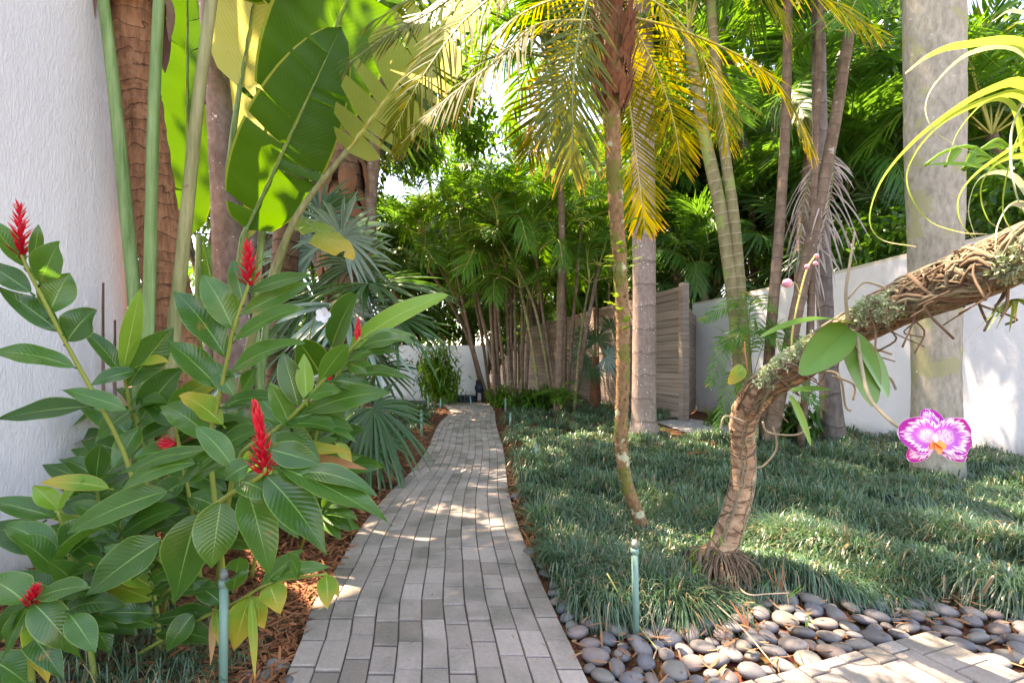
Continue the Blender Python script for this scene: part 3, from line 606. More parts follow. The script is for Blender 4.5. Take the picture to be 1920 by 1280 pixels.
fanpalm("low dark fan palm spilling toward the path from the planting bed", G(668, 905), [G(668, 905), G(668, 905) + (0, 0, .5)], [.10, .09],
    [(P(706, 692, d + .6), (1, -.2, .15), (-.1, -.6, .8), .50, 0, o), (P(700, 765, d), (.75, -.35, -.55), (.25, -.75, .6), .60, 0, o), (P(690, 815, d - .1), (.7, -.35, -.6), (.2, -.8, .5), .42, 0, o),
     (P(640, 730, d + .2), (-.3, -.3, .6), (0, -.9, .4), .5, 0, o), (P(625, 800, d), (-.6, -.4, -.4), (0, -.8, .5), .5, 0, o), (P(690, 655, d + .8), (.5, .1, .8), (-.2, -.9, .3), .45, 0, o)])
td = P(660, 330, 7.0)
pp = [G(640, 812), P(650, 560, 7.4), P(655, 420, 7.4), P(650, 250, 7.4), P(648, 100, 7.4)]
tF = palm("old_fan_palm", "old palm with big brown dead boots hanging behind the silvery fan palm", pp[0], pp, [.2, .2, .22, .26, .2], M['bark_brown'], FANS['green'], 14, (70, -35), 1.5, None, part="fan_leaf", seg=40)
for i in range(46):
    mb = MB()
    a = rs.rand() * 6.28; z = 2.6 + rs.rand() * 1.6; c = np.array([pp[3][0], pp[3][1], z]) + .2 * np.array([math.cos(a), math.sin(a), 0])
    blade(mb, c + (0, 0, .3), c + .2 * np.array([math.cos(a), math.sin(a), 0]) + (0, 0, -.35 - rs.rand() * .3), .22 + rs.rand() * .14, (math.cos(a), math.sin(a), .2), .3, 8, None or (lambda t: np.sin(np.pi * np.clip(t * .85 + .12, 0, 1)) ** .7), -.4, .05)
    shift(mb.obj("dead_boot", M['fibre'], tF))

# ---- pygmy date palm, the main palm
pyg = thing("pygmy_date_palm", "slender lichen covered date palm with drooping yellow green fronds beside the path", "palm", G(1215, 1017))
pp = pts_([(1217, 1022, None), (1196, 965, 2.93), (1174, 900, 2.92), (1165, 830, 2.92), (1168, 700, 2.92), (1166, 560, 2.92), (1156, 400, 2.92), (1148, 250, 2.92), (1148, 130, 2.92), (1150, -20, 2.92), (1152, -110, 2.92)])
link("trunk", to_local(trunk_mesh(pp, [.046, .040, .037, .038, .040, .040, .043, .047, .064, .06, .05], M['bark_pygmy'], 16, .12, 120), pyg.location), pyg)
mb = MB()
for i in range(420):                       # stubs of old leaf bases and moss up the stem
    t = rs.rand() ** .8; z = .35 + t * 2.2; x = np.array([np.interp(z, [p_[2] for p_ in pp], [p_[k] for p_ in pp]) for k in range(2)]); a = rs.rand() * 6.28
    dv = np.array([math.cos(a), math.sin(a), .5 + rs.rand()]); c = np.array([*x, z]) + .037 * np.array([math.cos(a), math.sin(a), 0])
    V, Fc, L = ribbons(c, dv, (-math.sin(a), math.cos(a), .2), .010 + rs.rand() * .014, .010 + rs.rand() * .010, 0, 1); mb.add(V, Fc, L)
kind(shift(mb.obj("leaf_base_stubs", M['bark_pygmy'], pyg)), "stuff")
mb = MB()
for i in range(500):                       # fibrous brown crownshaft
    z = 2.62 + rs.rand() * .75; a = rs.rand() * 6.28; x = np.array([np.interp(z, [p_[2] for p_ in pp], [p_[k] for p_ in pp]) for k in range(2)]); rr_ = .075 + .05 * math.sin((z - 2.6) * 4)
    c = np.array([*x, z]) + rr_ * np.array([math.cos(a), math.sin(a), 0])
    V, Fc, L = ribbons(c, (math.cos(a) * .28 + rs.randn() * .12, math.sin(a) * .28 + rs.randn() * .12, 1), (math.cos(a), math.sin(a), 0), .06 + rs.rand() * .10, .012 + rs.rand() * .035, .1, 2); mb.add(V, Fc, L)
kind(shift(mb.obj("crown_fibre", M['fibre'], pyg)), "stuff")
def pf(lst, n, ll, droop, top=0, a0=68, a1=25, up=None, lw=.0125, vee=.05, start=.12, **k):
    mb = MB(); frond(mb, pts_(lst), n, ll, lw, a0, a1, droop, start, .009, up or (0, -.35, 1), 4, jit=.10, vee=vee, **k)
    shift(mb.obj("frond", [M['rachis_y'] if not top else M['rachis'], M['pygmy_top' if top else 'pygmy']], pyg))
pf([(1135, 40, 2.9), (1012, 45, 2.85), (937, 109, 2.85), (832, 191, 2.8), (752, 270, 2.75)], 52, .34, 0.36, up=(0, -.6, 1))
pf([(1130, 10, 2.95), (985, -30, 3.0), (880, 30, 3.0), (795, 140, 2.95), (738, 245, 2.9)], 46, .33, 0.30, up=(0, -.8, .7))
pf([(1130, -20, 2.8), (960, -70, 2.7), (814, 20, 2.65), (735, 62, 2.6), (655, 118, 2.55)], 43, .26, 0.21, 1, up=(0, -.7, .8))
pf([(1135, -30, 2.8), (1105, -10, 2.55), (1084, 75, 2.4), (1074, 165, 2.33), (1074, 250, 2.33), (1070, 310, 2.35)], 43, .29, 0.21, 1, up=(.1, -1, .1), a0=60)
pf([(1128, 60, 2.95), (1065, 130, 3.1), (1020, 205, 3.15), (990, 290, 3.15)], 38, .30, 0.18, up=(.2, -1, .25))
pf([(1168, 40, 3.0), (1174, 141, 3.1), (1186, 240, 3.12), (1200, 350, 3.1), (1209, 425, 3.1)], 50, .29, 0.06, up=(-.15, -1, .1), a0=60)
pf([(1175, 20, 3.0), (1198, 66, 3.15), (1237, 148, 3.2), (1263, 226, 3.2), (1277, 310, 3.2)], 46, .33, 0.11, up=(-.2, -1, .2))
pf([(1172, 30, 2.9), (1262, 52, 2.9), (1365, 94, 2.85), (1442, 141, 2.85), (1486, 200, 2.85), (1520, 278, 2.85)], 50, .27, 0.36, up=(0, -.5, 1))
pf([(1170, -20, 2.85), (1280, -60, 2.75), (1420, -50, 2.7), (1545, -5, 2.65), (1640, 60, 2.65)], 46, .30, 0.36, 1, up=(0, -.5, 1))
pf([(1135, 0, 2.95), (1040, 0, 3.2), (960, 40, 3.35), (900, 110, 3.4), (850, 215, 3.4)], 43, .32, 0.42, up=(0, -.6, 1))
pf([(1135, -10, 2.8), (1040, -60, 2.7), (930, -55, 2.6), (820, -25, 2.5), (700, 40, 2.45)], 43, .30, 0.36, 1, up=(0, -.5, 1))
pf([(1165, 0, 3.0), (1220, 0, 3.3), (1290, 60, 3.45), (1340, 160, 3.5), (1365, 270, 3.5)], 43, .32, 0.30, up=(0, -.7, .8))
pf([(1150, -20, 3.0), (1130, -60, 3.4), (1100, 20, 3.7), (1085, 140, 3.8), (1075, 250, 3.8)], 38, .32, 0.24, up=(0, -.7, .8))
pf([(1150, -20, 3.0), (1180, -70, 3.4), (1230, -10, 3.7), (1265, 110, 3.8)], 38, .34, 0.36, up=(0, -.7, .8))
pf([(1135, 60, 2.85), (1090, 80, 2.75), (1046, 180, 2.7), (1025, 270, 2.7)], 36, .24, 0.24, 1, up=(.2, -1, .2))
pf([(1150, -30, 2.8), (1180, -120, 2.5), (1280, -150, 2.3), (1400, -60, 2.2), (1470, 30, 2.2)], 36, .28, 0.36, 1)
for i in range(26):                        # small fern growing on the stem
    mb = MB()
    a = rs.rand() * 6.28; z = 2.0 if i < 14 else 1.55 + rs.rand() * .9; c = np.array([pp[5][0], pp[5][1], z - .28 + rs.randn() * .04])
    dv = np.array([math.cos(a), math.sin(a), .35 + rs.rand() * .4]); q = spline([c, c + dv * .06, c + dv * .12 - (0, 0, .02)], 8)
    frond(mb, q[::2], 9, .035, .012, 70, 30, .2, .1, .0015, k=2)
    shift(mb.obj("fern_frond", [M['fern'], M['fern']], pyg))

# ---- big trunks behind
pp = pts_([(1207, 822, None), (1207, 800, 7.07), (1207, 760, 7.07), (1208, 560, 7.07), (1206, 300, 7.07), (1203, 60, 7.07), (1202, -200, 7.07)])
palm("royal_palm", "tall speckled grey palm trunk standing just behind the slender date palm", pp[0], pp, [.27, .21, .175, .165, .17, .165, .15], M['bark_speck'], FR['royal'], 14, (80, 0), 2.8, "royal palms", bump=.01, seg=60, sides=24)
pp = pts_([(1757, 897, None), (1757, 870, 4.58), (1755, 700, 4.58), (1754, 500, 4.58), (1752, 250, 4.58), (1751, 0, 4.58), (1750, -420, 4.58)])
palm("royal_palm", "thick pale royal palm trunk in the lawn behind the orchid flower", pp[0], pp, [.235, .205, .185, .205, .232, .236, .21], M['bark_royal'], FR['royal'], 14, (80, 0), 3.0, "royal palms", bump=.018, seg=70, sides=28)
pp = pts_([(1566, 832, None), (1562, 815, 6.6), (1550, 640, 6.6), (1542, 450, 6.6), (1537, 250, 6.6), (1533, -60, 6.6)])
t_grey = palm("palm_tree", "slim dark grey palm trunk flaring at its base by the garden wall", pp[0], pp, [.20, .155, .105, .097, .092, .08], M['bark_grey'], FR['dark'], 12, (70, -25), 1.7, "garden palms", bump=.02, seg=60, sides=18)
mb = MB()                                  # dead grey frond clinging to that trunk
frond(mb, pts_([(1558, 285, 6.2), (1562, 330, 6.1), (1545, 430, 6.1), (1515, 545, 6.1)]), 44, .30, .018, 55, 25, .8, .05, .012, (-.2, -1, .2), 5, jit=.45, vee=.2)
frond(mb, pts_([(1556, 290, 6.25), (1520, 330, 6.2), (1500, 440, 6.2), (1506, 560, 6.2)]), 30, .24, .016, 50, 25, 1.2, .05, .01, (-.2, -1, .2), 5, jit=.5, vee=.2)
shift(mb.obj("dead_frond", [M['rachis'], M['dead_frond']], t_grey))["label"] = "curled dead grey frond"
def caneset(label, base, canes, mat, fr='areca', nf=5, sc=1.5, group="cane palms", e=(75, -30), name="cane_palm"):
    t = thing(name, label, "palm", (base[0], base[1], 0), group)
    for pts, r in canes:
        link("cane", to_local(trunk_mesh(pts, [r * 1.15, r, r * .85], M[mat if isinstance(mat, str) else mat[rs.randint(len(mat))]], 8, .03, 24), t.location), t)
        if nf: crown(t, pts[-1], FR[fr], nf, e[0], e[1], sc)
    return t
caneset("pair of pale green ringed palm canes in front of the white garden wall", G(1397, 835), [(pts_([(1398, 835, None), (1380, 600, 6.4), (1352, 400, 6.4), (1318, 240, 6.4), (1290, 60, 6.4)]), .085), (pts_([(1408, 838, None), (1392, 600, 6.35), (1378, 430, 6.35), (1356, 260, 6.35), (1340, 100, 6.35), (1328, -60, 6.35)]), .07)], 'bark_cane', nf=6, sc=1.6)
caneset("thin brown palm cane leaning slightly right before the garden wall", G(1432, 838), [(pts_([(1432, 838, None), (1444, 640, 6.2), (1462, 420, 6.2), (1474, 200, 6.2), (1478, -60, 6.2)]), .062)], 'bark_cane_b', nf=6)
caneset("two leaning dark palm canes beside the grey flared palm trunk", G(1440, 845), [(pts_([(1440, 845, None), (1478, 660, 6.0), (1515, 480, 6.0), (1560, 260, 6.0), (1592, 60, 6.0)]), .075), (pts_([(1500, 845, None), (1518, 640, 6.0), (1524, 440, 6.0), (1532, 200, 6.0), (1540, -120, 6.0)]), .04)], 'bark_cane_b', nf=5, sc=1.4)
t = thing("areca_seedling", "young areca palm tuft in front of the garden wall under the pale canes", "palm", G(1405, 846))
for b, m_, e in (((1402, 700), (1390, 570), (1318, 600)), ((1402, 700), (1410, 560), (1448, 585)), ((1400, 720), (1370, 630), (1330, 720)), ((1405, 720), (1420, 620), (1480, 660)), ((1402, 720), (1400, 620), (1360, 650)), ((1405, 740), (1380, 700), (1345, 800)), ((1410, 740), (1470, 700), (1530, 760)), ((1410, 720), (1450, 610), (1500, 640))):
    mb = MB(); frond(mb, [G(1405, 846), P(*b, 6.1), P(*m_, 6.0 + rs.randn() * .2), P(*e, 5.8 + rs.randn() * .2)], 26, .24, .018, 65, 25, .25, .5, .008, (0, -.6, .8), 3, vee=.2); shift(mb.obj("frond", [M['rachis'], M['areca']], t))

pp = [(-2.35, 7.2, -.1), (-2.2, 7.3, 3), (-1.8, 7.5, 8.4)]
palm("feather_palm", "slim feather palm added between the fan palms, its unseen crown shading the lawn", pp[0], pp, [.12, .10, .08], M['bark_cane_b'], FR['royal'], 24, (75, -15), 2.35, None, cat="palm", seg=40)  # added palm, its high unseen crown placed to shade the lawn
# ---- clumps of cane palms at the end of the path
AC = ['bark_cane_b', 'bark_cane_b', 'bark_cane']
def cl_canes(d, lst): return [([np.array([(b[0] - 960) / F * d, d + rs.randn() * .15, -.02])] + [P(*q, d + rs.randn() * .25) for q in rest],   .030 + rs.rand() * .02) for b, *rest in lst]
caneset("leaning cane palm clump at the far end of the path by the white wall", P(912, 750, 13.6), cl_canes(13.6, [((912, 0), (872, 601), (836, 522), (786, 440)), ((918, 0), (887, 650), (858, 518), (842, 400)), ((922, 0), (905, 640), (880, 500), (872, 380)), ((908, 0), (880, 640), (840, 560), (800, 500))]), AC, nf=6, sc=1.7)
caneset("dense clump of upright brown palm canes in front of the fence", P(968, 750, 12.4), cl_canes(12.4, [((930, 0), (922, 616), (914, 470)), ((938, 0), (930, 620), (926, 420)), ((952, 0), (938, 630), (930, 540)), ((958, 0), (952, 616), (948, 500)), ((968, 0), (966, 620), (964, 450)), ((980, 0), (979, 615), (980, 520)), ((985, 0), (991, 640), (995, 560)), ((944, 0), (905, 600), (880, 480)), ((962, 0), (958, 600), (965, 380)), ((974, 0), (985, 600), (1010, 470))]), AC, nf=5, sc=1.5)
caneset("cane palm clump with yellow green canes nearest the slender date palm", P(1050, 750, 11.2), cl_canes(11.2, [((1016, 0), (995, 634), (975, 540)), ((1040, 0), (1000, 570), (934, 440)), ((1044, 0), (1018, 590), (1005, 480)), ((1052, 0), (1046, 632), (1048, 470)), ((1060, 0), (1060, 615), (1058, 400)), ((1078, 0), (1099, 623), (1122, 500)), ((1072, 0), (1088, 640), (1105, 530)), ((1064, 0), (1075, 600), (1090, 420))]), ['bark_cane', 'bark_cane_b'], nf=6, sc=1.5)
caneset("cane palm clump against the fence behind the slender date palm", P(1130, 750, 13.0), cl_canes(13.0, [((1125, 0), (1120, 600), (1110, 420)), ((1135, 0), (1140, 600), (1150, 380))]), AC, nf=6, sc=1.7)
# small fan palm by the fence
o = P(1113, 668, 11.6)
fanpalm("small dark fan palm with a shaggy brown trunk in front of the fence", G(1115, 767), [G(1115, 767), P(1115, 720, 11.6), o], [.14, .11, .11],
    [(P(1120, 640, 11.5), (.2, -.2, 1), (0, -1, .2), .5, 0, o), (P(1145, 615, 11.5), (.4, -.2, .9), (0, -1, .2), .5, 0, o), (P(1095, 660, 11.4), (-.8, -.2, .1), (0, -1, .4), .5, 0, o), (P(1138, 668, 11.4), (.9, -.3, -.2), (0, -1, .4), .5, 1, o), (P(1110, 690, 11.3), (-.2, -.6, -.7), (0, -1, .2), .42, 0, o), (P(1098, 630, 11.6), (-.5, -.2, .8), (0, -1, .2), .45, 0, o)], 'fibre')

# ------------------------------------------------------------------ background trees and shrubs
def leafcloud(mb, C, rad, n, size, mat=0, flat=.7):
    C = np.array(C); k = rs.randint(len(C), size=n); rr = np.asarray(rad)[k] if np.ndim(rad) else rad
    D = nrm(rs.randn(n, 3)); p = C[k] + D * (rr * rs.rand(n) ** .45)[:, None] * np.array((1, 1, flat))
    V, Fc, L = ribbons(p, rs.randn(n, 3) + np.array((0, 0, -.25)), rs.randn(n, 3) * .6 + np.array((0, 0, 1.)), size * (.7 + rs.rand(n) * .6), size * .48 * (.8 + rs.rand(n) * .4), .25, 2, lambda t: np.array([.12, 1, .1]), rnd=np.clip(rs.rand(len(C))[k] * .6 + rs.rand(n) * .5, 0, 1))
    mb.add(V, Fc, L, mat)
def tree_meshes(seed, leafm, h=8.0, n=11000, size=.17, spread=1.0):
    tk = MB(); C = []; rr = []
    top = np.array((rs.randn() * .3, rs.randn() * .3, h * .42)); addtube(tk, spline([(0, 0, -.2), (rs.randn() * .15, rs.randn() * .15, h * .2), top], 14), np.linspace(.17, .11, 14), 8, bump=.06)
    for i in range(7):
        a = i * 2.4 + rs.rand(); e = top + np.array((math.cos(a) * spread * (1 + rs.rand() * 1.1), math.sin(a) * spread * (1 + rs.rand() * 1.1), h * (.16 + rs.rand() * .30)))
        s0 = top - (0, 0, rs.rand() * h * .14); md = (s0 + e) / 2 + rs.randn(3) * .2; addtube(tk, spline([s0, md, e], 10), np.linspace(.075, .03, 10), 6, bump=.05, caps=False)
        for j in range(5):
            f = e + rs.randn(3) * np.array((.8, .8, .55)) * spread; addtube(tk, spline([md * .4 + e * .6, (e + f) / 2 + rs.randn(3) * .1, f], 6), np.linspace(.026, .008, 6), 5, caps=False)
            C.append(f); rr.append(.36 + rs.rand() * .42)
        C.append(e); rr.append(.6)
    cr = MB(); leafcloud(cr, C, np.array(rr) * spread, n, size)
    return tk.mesh("trunk", M['bark_grey']), cr.mesh("crown", leafm)
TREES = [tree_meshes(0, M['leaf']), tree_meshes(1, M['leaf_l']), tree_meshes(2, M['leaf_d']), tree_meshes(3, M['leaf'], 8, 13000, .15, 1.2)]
def tree(x, y, k, s, label, rz=None, group="background trees"):
    t = thing("broadleaf_tree", label, "tree", (x, y, 0), group); t.rotation_euler = (0, 0, rs.rand() * 6.28 if rz is None else rz); t.scale = (s, s, s * (1 + rs.randn() * .06))
    link("trunk", TREES[k][0], t); link("crown", TREES[k][1], t); return t
def at(u, Y): return (u - 960) / F * Y
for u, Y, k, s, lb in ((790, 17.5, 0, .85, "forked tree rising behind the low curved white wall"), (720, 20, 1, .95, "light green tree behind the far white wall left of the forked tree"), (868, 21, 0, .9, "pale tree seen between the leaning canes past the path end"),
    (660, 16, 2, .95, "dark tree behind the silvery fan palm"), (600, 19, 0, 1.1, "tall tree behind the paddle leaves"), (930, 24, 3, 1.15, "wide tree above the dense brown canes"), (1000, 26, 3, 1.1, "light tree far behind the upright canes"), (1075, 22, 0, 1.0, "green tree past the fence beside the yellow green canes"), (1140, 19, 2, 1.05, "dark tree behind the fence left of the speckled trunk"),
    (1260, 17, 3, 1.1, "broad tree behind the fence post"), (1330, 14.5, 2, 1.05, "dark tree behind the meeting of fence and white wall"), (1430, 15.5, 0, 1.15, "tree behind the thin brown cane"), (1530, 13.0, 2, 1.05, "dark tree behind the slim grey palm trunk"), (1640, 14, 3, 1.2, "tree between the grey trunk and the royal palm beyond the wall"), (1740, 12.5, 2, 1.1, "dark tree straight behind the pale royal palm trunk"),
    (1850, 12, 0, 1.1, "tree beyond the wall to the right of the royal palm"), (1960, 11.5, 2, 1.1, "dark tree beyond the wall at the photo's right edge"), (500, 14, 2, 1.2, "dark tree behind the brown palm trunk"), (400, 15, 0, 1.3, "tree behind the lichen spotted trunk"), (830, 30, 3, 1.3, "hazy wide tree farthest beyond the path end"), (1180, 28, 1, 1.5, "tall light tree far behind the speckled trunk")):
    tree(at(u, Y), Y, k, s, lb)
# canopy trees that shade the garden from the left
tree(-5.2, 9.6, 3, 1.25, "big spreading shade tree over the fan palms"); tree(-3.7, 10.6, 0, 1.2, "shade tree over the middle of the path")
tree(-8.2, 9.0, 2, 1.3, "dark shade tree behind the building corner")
x, Y = .98, 10.4; palm("feather_palm", "tall slender feather palm behind the yellow green canes, crown added for shade", (x, Y), [(x, Y, -.1), (x + .1, Y, 4.0), (x - .1, Y + .1, 7.8)], [.085, .07, .06], M["bark_cane_b"], FR["royal"], 18, (75, -25), 3.0, "feather palms beyond the walls")  # wide crown added here to shade the boundary wall
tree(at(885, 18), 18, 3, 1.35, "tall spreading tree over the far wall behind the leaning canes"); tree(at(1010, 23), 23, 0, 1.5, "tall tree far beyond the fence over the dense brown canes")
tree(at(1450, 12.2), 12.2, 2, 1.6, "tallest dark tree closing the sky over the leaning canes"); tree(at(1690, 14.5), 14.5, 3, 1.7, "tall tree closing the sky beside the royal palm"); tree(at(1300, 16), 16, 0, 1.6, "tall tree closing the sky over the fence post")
# palms beyond the walls
for u, Y, h_, key, sc, n, lb in ((1480, 10.6, 3.3, 'green', 1.3, 14, "fan palm beyond the wall beside the thin brown cane"), (1640, 9.6, 3.0, 'green', 1.3, 14, "low fan palm over the wall next to the royal palm"), (1690, 11.5, 4.9, 'green', 1.5, 15, "tall fan palm beyond the wall hidden by the royal palm"), (1850, 9.4, 3.6, 'green', 1.4, 15, "fan palm beyond the wall under the air plant"), (1570, 11.8, 5.2, 'green', 1.6, 15, "tall fan palm beyond the wall behind the grey trunk"), (1350, 13.4, 3.6, 'green', 1.4, 14, "fan palm beyond the fence end behind the pale canes"), (1270, 12.5, 3.4, 'green', 1.2, 12, "fan palm peeking over the fence by its tall post"), (1930, 10.5, 5.2, 'green', 1.6, 15, "tall fan palm beyond the wall at the right edge")):
    x = at(u, Y); palm("fan_palm", lb, (x, Y), [(x, Y, -.1), (x + rs.randn() * .1, Y, h_ * .5), (x + rs.randn() * .1, Y, h_)], [.14, .12, .11], M['bark_brown'], FANS[key], n, (75, -40), sc, "fan palms beyond the walls", part="fan_leaf", bump=.1)
for u, Y, h_, key, sc, n, lb in ((1300, 11.6, 3.3, 'dark', 2.0, 12, "feathery palm over the fence behind the date palm fronds"), (1420, 12.4, 5.0, 'areca', 2.3, 13, "tall feathery palm behind the thin brown cane"), (1590, 10.2, 4.6, 'dark', 2.2, 13, "dark feathery palm beyond the wall right of the grey trunk"), (1660, 13, 6.4, 'areca', 2.4, 13, "tallest feathery palm beyond the white wall"), (1790, 10.4, 5.4, 'dark', 2.3, 13, "dark feathery palm beyond the wall behind the royal palm"), (1890, 8.6, 5.2, 'areca', 2.2, 13, "feathery palm with a pale stem near the air plant"), (1160, 15, 4.8, 'areca', 2.3, 13, "feathery palm beyond the fence behind the speckled trunk"), (1090, 17.5, 5.6, 'dark', 2.4, 13, "tall feathery palm past the fence over the yellow green canes"), (1010, 20, 6.0, 'areca', 2.4, 13, "feathery palm far behind the dense brown canes"), (1500, 9.4, 5.6, 'dark', 2.2, 13, "dark feathery palm over the leaning canes"), (1240, 14, 6.0, 'dark', 2.4, 13, "tall dark feathery palm over the fence post"), (740, 15.5, 4.2, 'dark', 2.2, 13, "dark feathery palm behind the far white wall"), (900, 17, 5.0, 'areca', 2.2, 13, "feathery palm behind the corner of the far wall")):
    x = at(u, Y); palm("feather_palm", lb, (x, Y), [(x, Y, -.1), (x + rs.randn() * .2, Y, h_ * .5), (x + rs.randn() * .2, Y, h_)], [.12, .10, .09], M['bark_cane_b'], FR[key], n, (80, -25), sc, "feather palms beyond the walls")
# undergrowth massed behind the walls and at the back of the beds
mb = MB(); C = []; rr = []
for u in np.linspace(480, 960, 70): Y = 15.4 + rs.rand() * 4; C.append((at(u, Y), Y, .6 + rs.rand() * 3.2)); rr.append(.7)
for k in range(110):
    s_ = 3.2 + rs.rand() * 16; c = F0 + Fd * s_ + np.array((.9 + rs.rand() * 1.5, .3)); C.append((*c, .8 + rs.rand() * 3.4)); rr.append(.75)
for k in range(46):
    s_ = rs.rand() * 7.5; c = W0 - Wd * s_ + np.array((.9 + rs.rand() * 1.5, .3)); C.append((*c, 1.2 + rs.rand() * 2.6)); rr.append(.75)
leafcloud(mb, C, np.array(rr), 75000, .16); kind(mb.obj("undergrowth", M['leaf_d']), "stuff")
# farther woods closing the view
mb = MB(); C = [(x + rs.randn() * 2, 34 + rs.rand() * 10, 1 + rs.rand() * 8.5) for x in np.linspace(-34, 42, 120)]; leafcloud(mb, C, np.full(120, 2.3), 45000, .42)
kind(mb.obj("distant_woods", M['leaf']), "stuff")
# bushy shrub at the end of the path
def shrub(name, label, base, h, w_, n, size, mat, stems=9, group=None, cat="shrub"):
    t = thing(name, label, cat, base, group); st = MB(); C = []
    for i in range(stems):
        a = rs.rand() * 6.28; e = np.array((math.cos(a) * w_ * rs.rand(), math.sin(a) * w_ * .7 * rs.rand(), h * (.45 + .55 * rs.rand()))); addtube(st, spline([(e[0] * .15, e[1] * .15, -.02), e * (.6, .6, .55), e], 8), np.linspace(.02, .006, 8), 5, caps=False); C += [e, e * (.75, .75, .7), e * (.9, .9, .45)]
    st.obj("stem", M['bark_cane_b'], t); lf = MB(); C = np.array(C); k = rs.randint(len(C), size=n)
    p = C[k] + rs.randn(n, 3) * .11 * h; p[:, 2] = np.abs(p[:, 2])
    V, Fc, L = ribbons(p, rs.randn(n, 3) + (0, 0, .1), (0, 0, 1.), size * (.6 + rs.rand(n) * .7), size * .22, .5, 3, lambda t: np.array([.2, .9, .8, .05])); lf.add(V, Fc, L)
    lf.obj("foliage", mat, t); return t
shrub("leafy_shrub", "bushy narrow leaved shrub in front of the far white wall", (at(820, 13.2), 13.2, 0), 1.5, .78, 1900, .24, M['leaf_l'], 14)
shrub("leafy_shrub", "dark leafy shrub at the foot of the upright brown canes", (at(1000, 11.3), 11.3, 0), .62, .55, 700, .26, M['leaf'], 10)
shrub("leafy_shrub", "small green shrub beside the leaning canes at the path end", (at(945, 12.2), 12.2, 0), .5, .45, 500, .2, M['leaf_l'], 9)
shrub("leafy_shrub", "low seedling plant by the base of the boundary wall near the gravel", (at(1335, 8.6), 8.6, 0), .42, .22, 70, .2, M['leaf'], 5)
shrub("leafy_shrub", "dark shrub under the curved branch at the grey canes' feet", (at(1500, 6.6), 6.6, 0), .55, .4, 340, .26, M['leaf_d'], 8)
t = thing("cycad", "bright green cycad tuft in front of the yellow green canes", "plant", (at(1052, 10.3), 10.3, 0))
crown(t, (at(1052, 10.3), 10.3, .12), FR['areca'], 14, 70, 12, .62)
shrub("leafy_shrub", "brown leaved low plant left of the path end", (at(752, 9.3), 9.3, 0), .35, .5, 420, .16, M['leaf_d'], 9)
# blue garden equipment by the far wall
t = thing("garden_equipment", "dark blue garden equipment lying beside the shrub at the far wall", "equipment", (at(882, 13.7), 13.7, 0)); g = np.array(t.location)
mb = MB()
for z in (.06, .12, .17): a = np.linspace(0, 6.28, 25); addtube(mb, np.column_stack([np.cos(a) * .30 - .15, np.sin(a) * .25, np.full(25, z)]), .035, 8, caps=False)
mb.obj("hose_coil", M['blue'], t)
mb = MB(); [addtube(mb, [(x, y, 0), (x + .02, y, .62)], .022, 8) for x in (.17, .34) for y in (-.1, .1)]; [addtube(mb, [(.16, y, z), (.37, y, z)], .018, 8) for y in (-.1, .1) for z in (.3, .62)]; mb.obj("frame", M['black'], t)
mb = MB(); addtube(mb, [(.27, -.13, .42), (.27, .13, .42)], [.14, .14], 18); mb.obj("reel", M['blue'], t)
# sprinkler risers
for (u, v0, vg, lb) in ((1190, 1012, 1198, "green sprinkler riser pipe among the pebbles beside the path"), (420, 1066, 1300, "green sprinkler riser pipe in the mulch below the white sunlit ginger leaf"), (685, 838, 882, "short sprinkler riser beneath the low fan palm"), (790, 768, 818, "sprinkler riser on the bed edge left of the path"), (1005, 830, 868, "short sprinkler riser in the grass just right of the path"), (957, 773, 803, "sprinkler riser in the grass near the fence canes"), (948, 745, 775, "far sprinkler riser on the right side where the path bends"), (803, 742, 768, "far sprinkler riser in front of the bushy shrub"), (826, 746, 768, "far sprinkler riser right of the bushy shrub base"), (882, 742, 760, "farthest sprinkler riser at the mulch by the blue equipment")):
    g = G(u, vg); hh = (vg - v0) / F * g[1]; t = thing("sprinkler_riser", lb, "sprinkler", g, "sprinkler risers"); r = .0135 if vg > 900 else .018
    tl = rs.randn() * .012; mb = MB(); addtube(mb, [(-tl, 0, -.05), (0, 0, hh * .9)], r, 12); mb.obj("pipe", M['pipe'], t)
    mb = MB(); addtube(mb, [(0, 0, hh * .86), (0, 0, hh * .862), (0, 0, hh * .915), (0, 0, hh * .917)], [r, r * 1.22, r * 1.22, r], 12); mb.obj("collar", M['pipe'], t)
    mb = MB(); addtube(mb, [(0, 0, hh * .915), (0, 0, hh * .975), (0, 0, hh * .976), (0, 0, hh)], [r * .95, r * .9, r * .7, r * .72], 12); mb.obj("nozzle", M['pipe_top'], t)

# ------------------------------------------------------------------ red ginger shoots
def flower(mb, c, tip, wid, n=46, bud=False):
    c = np.array(c); tip = np.array(tip); ax = tip - c; L_ = np.linalg.norm(ax); T = ax / L_; S = nrm(np.cross(T, (0, 1, .2))); W_ = np.cross(S, T)
    for i in range(n):
        t = i / n; a = i * 2.4; rd = S * math.cos(a) + W_ * math.sin(a); p = c + ax * t * .88 + rd * wid * .10 * (1 - t)
        spread = (.22 if bud else .95 - .5 * t); ln = wid * ((1.0 if bud else .62) * (1 - .55 * t) + .12)
        V, Fc, L = ribbons(p, T * (1.0 if bud else .75) + rd * spread, W_ * math.cos(a) - S * math.sin(a) if False else np.cross(rd, T), ln, wid * (.30 if bud else .20) * (1 - .4 * t), -.05, 3, lambda t: np.array([.55, 1, .8, .08]))
        V2, F2, L2 = ribbons(p, T * (1.0 if bud else .75) + rd * spread, rd, ln, wid * (.30 if bud else .17) * (1 - .4 * t), -.05, 3, lambda t: np.array([.55, 1, .8, .08]), fold=.5)
        mb.add(V2, F2, L2)
    addtube(mb, [c, c + ax * .9], [wid * .11, wid * .04], 6)
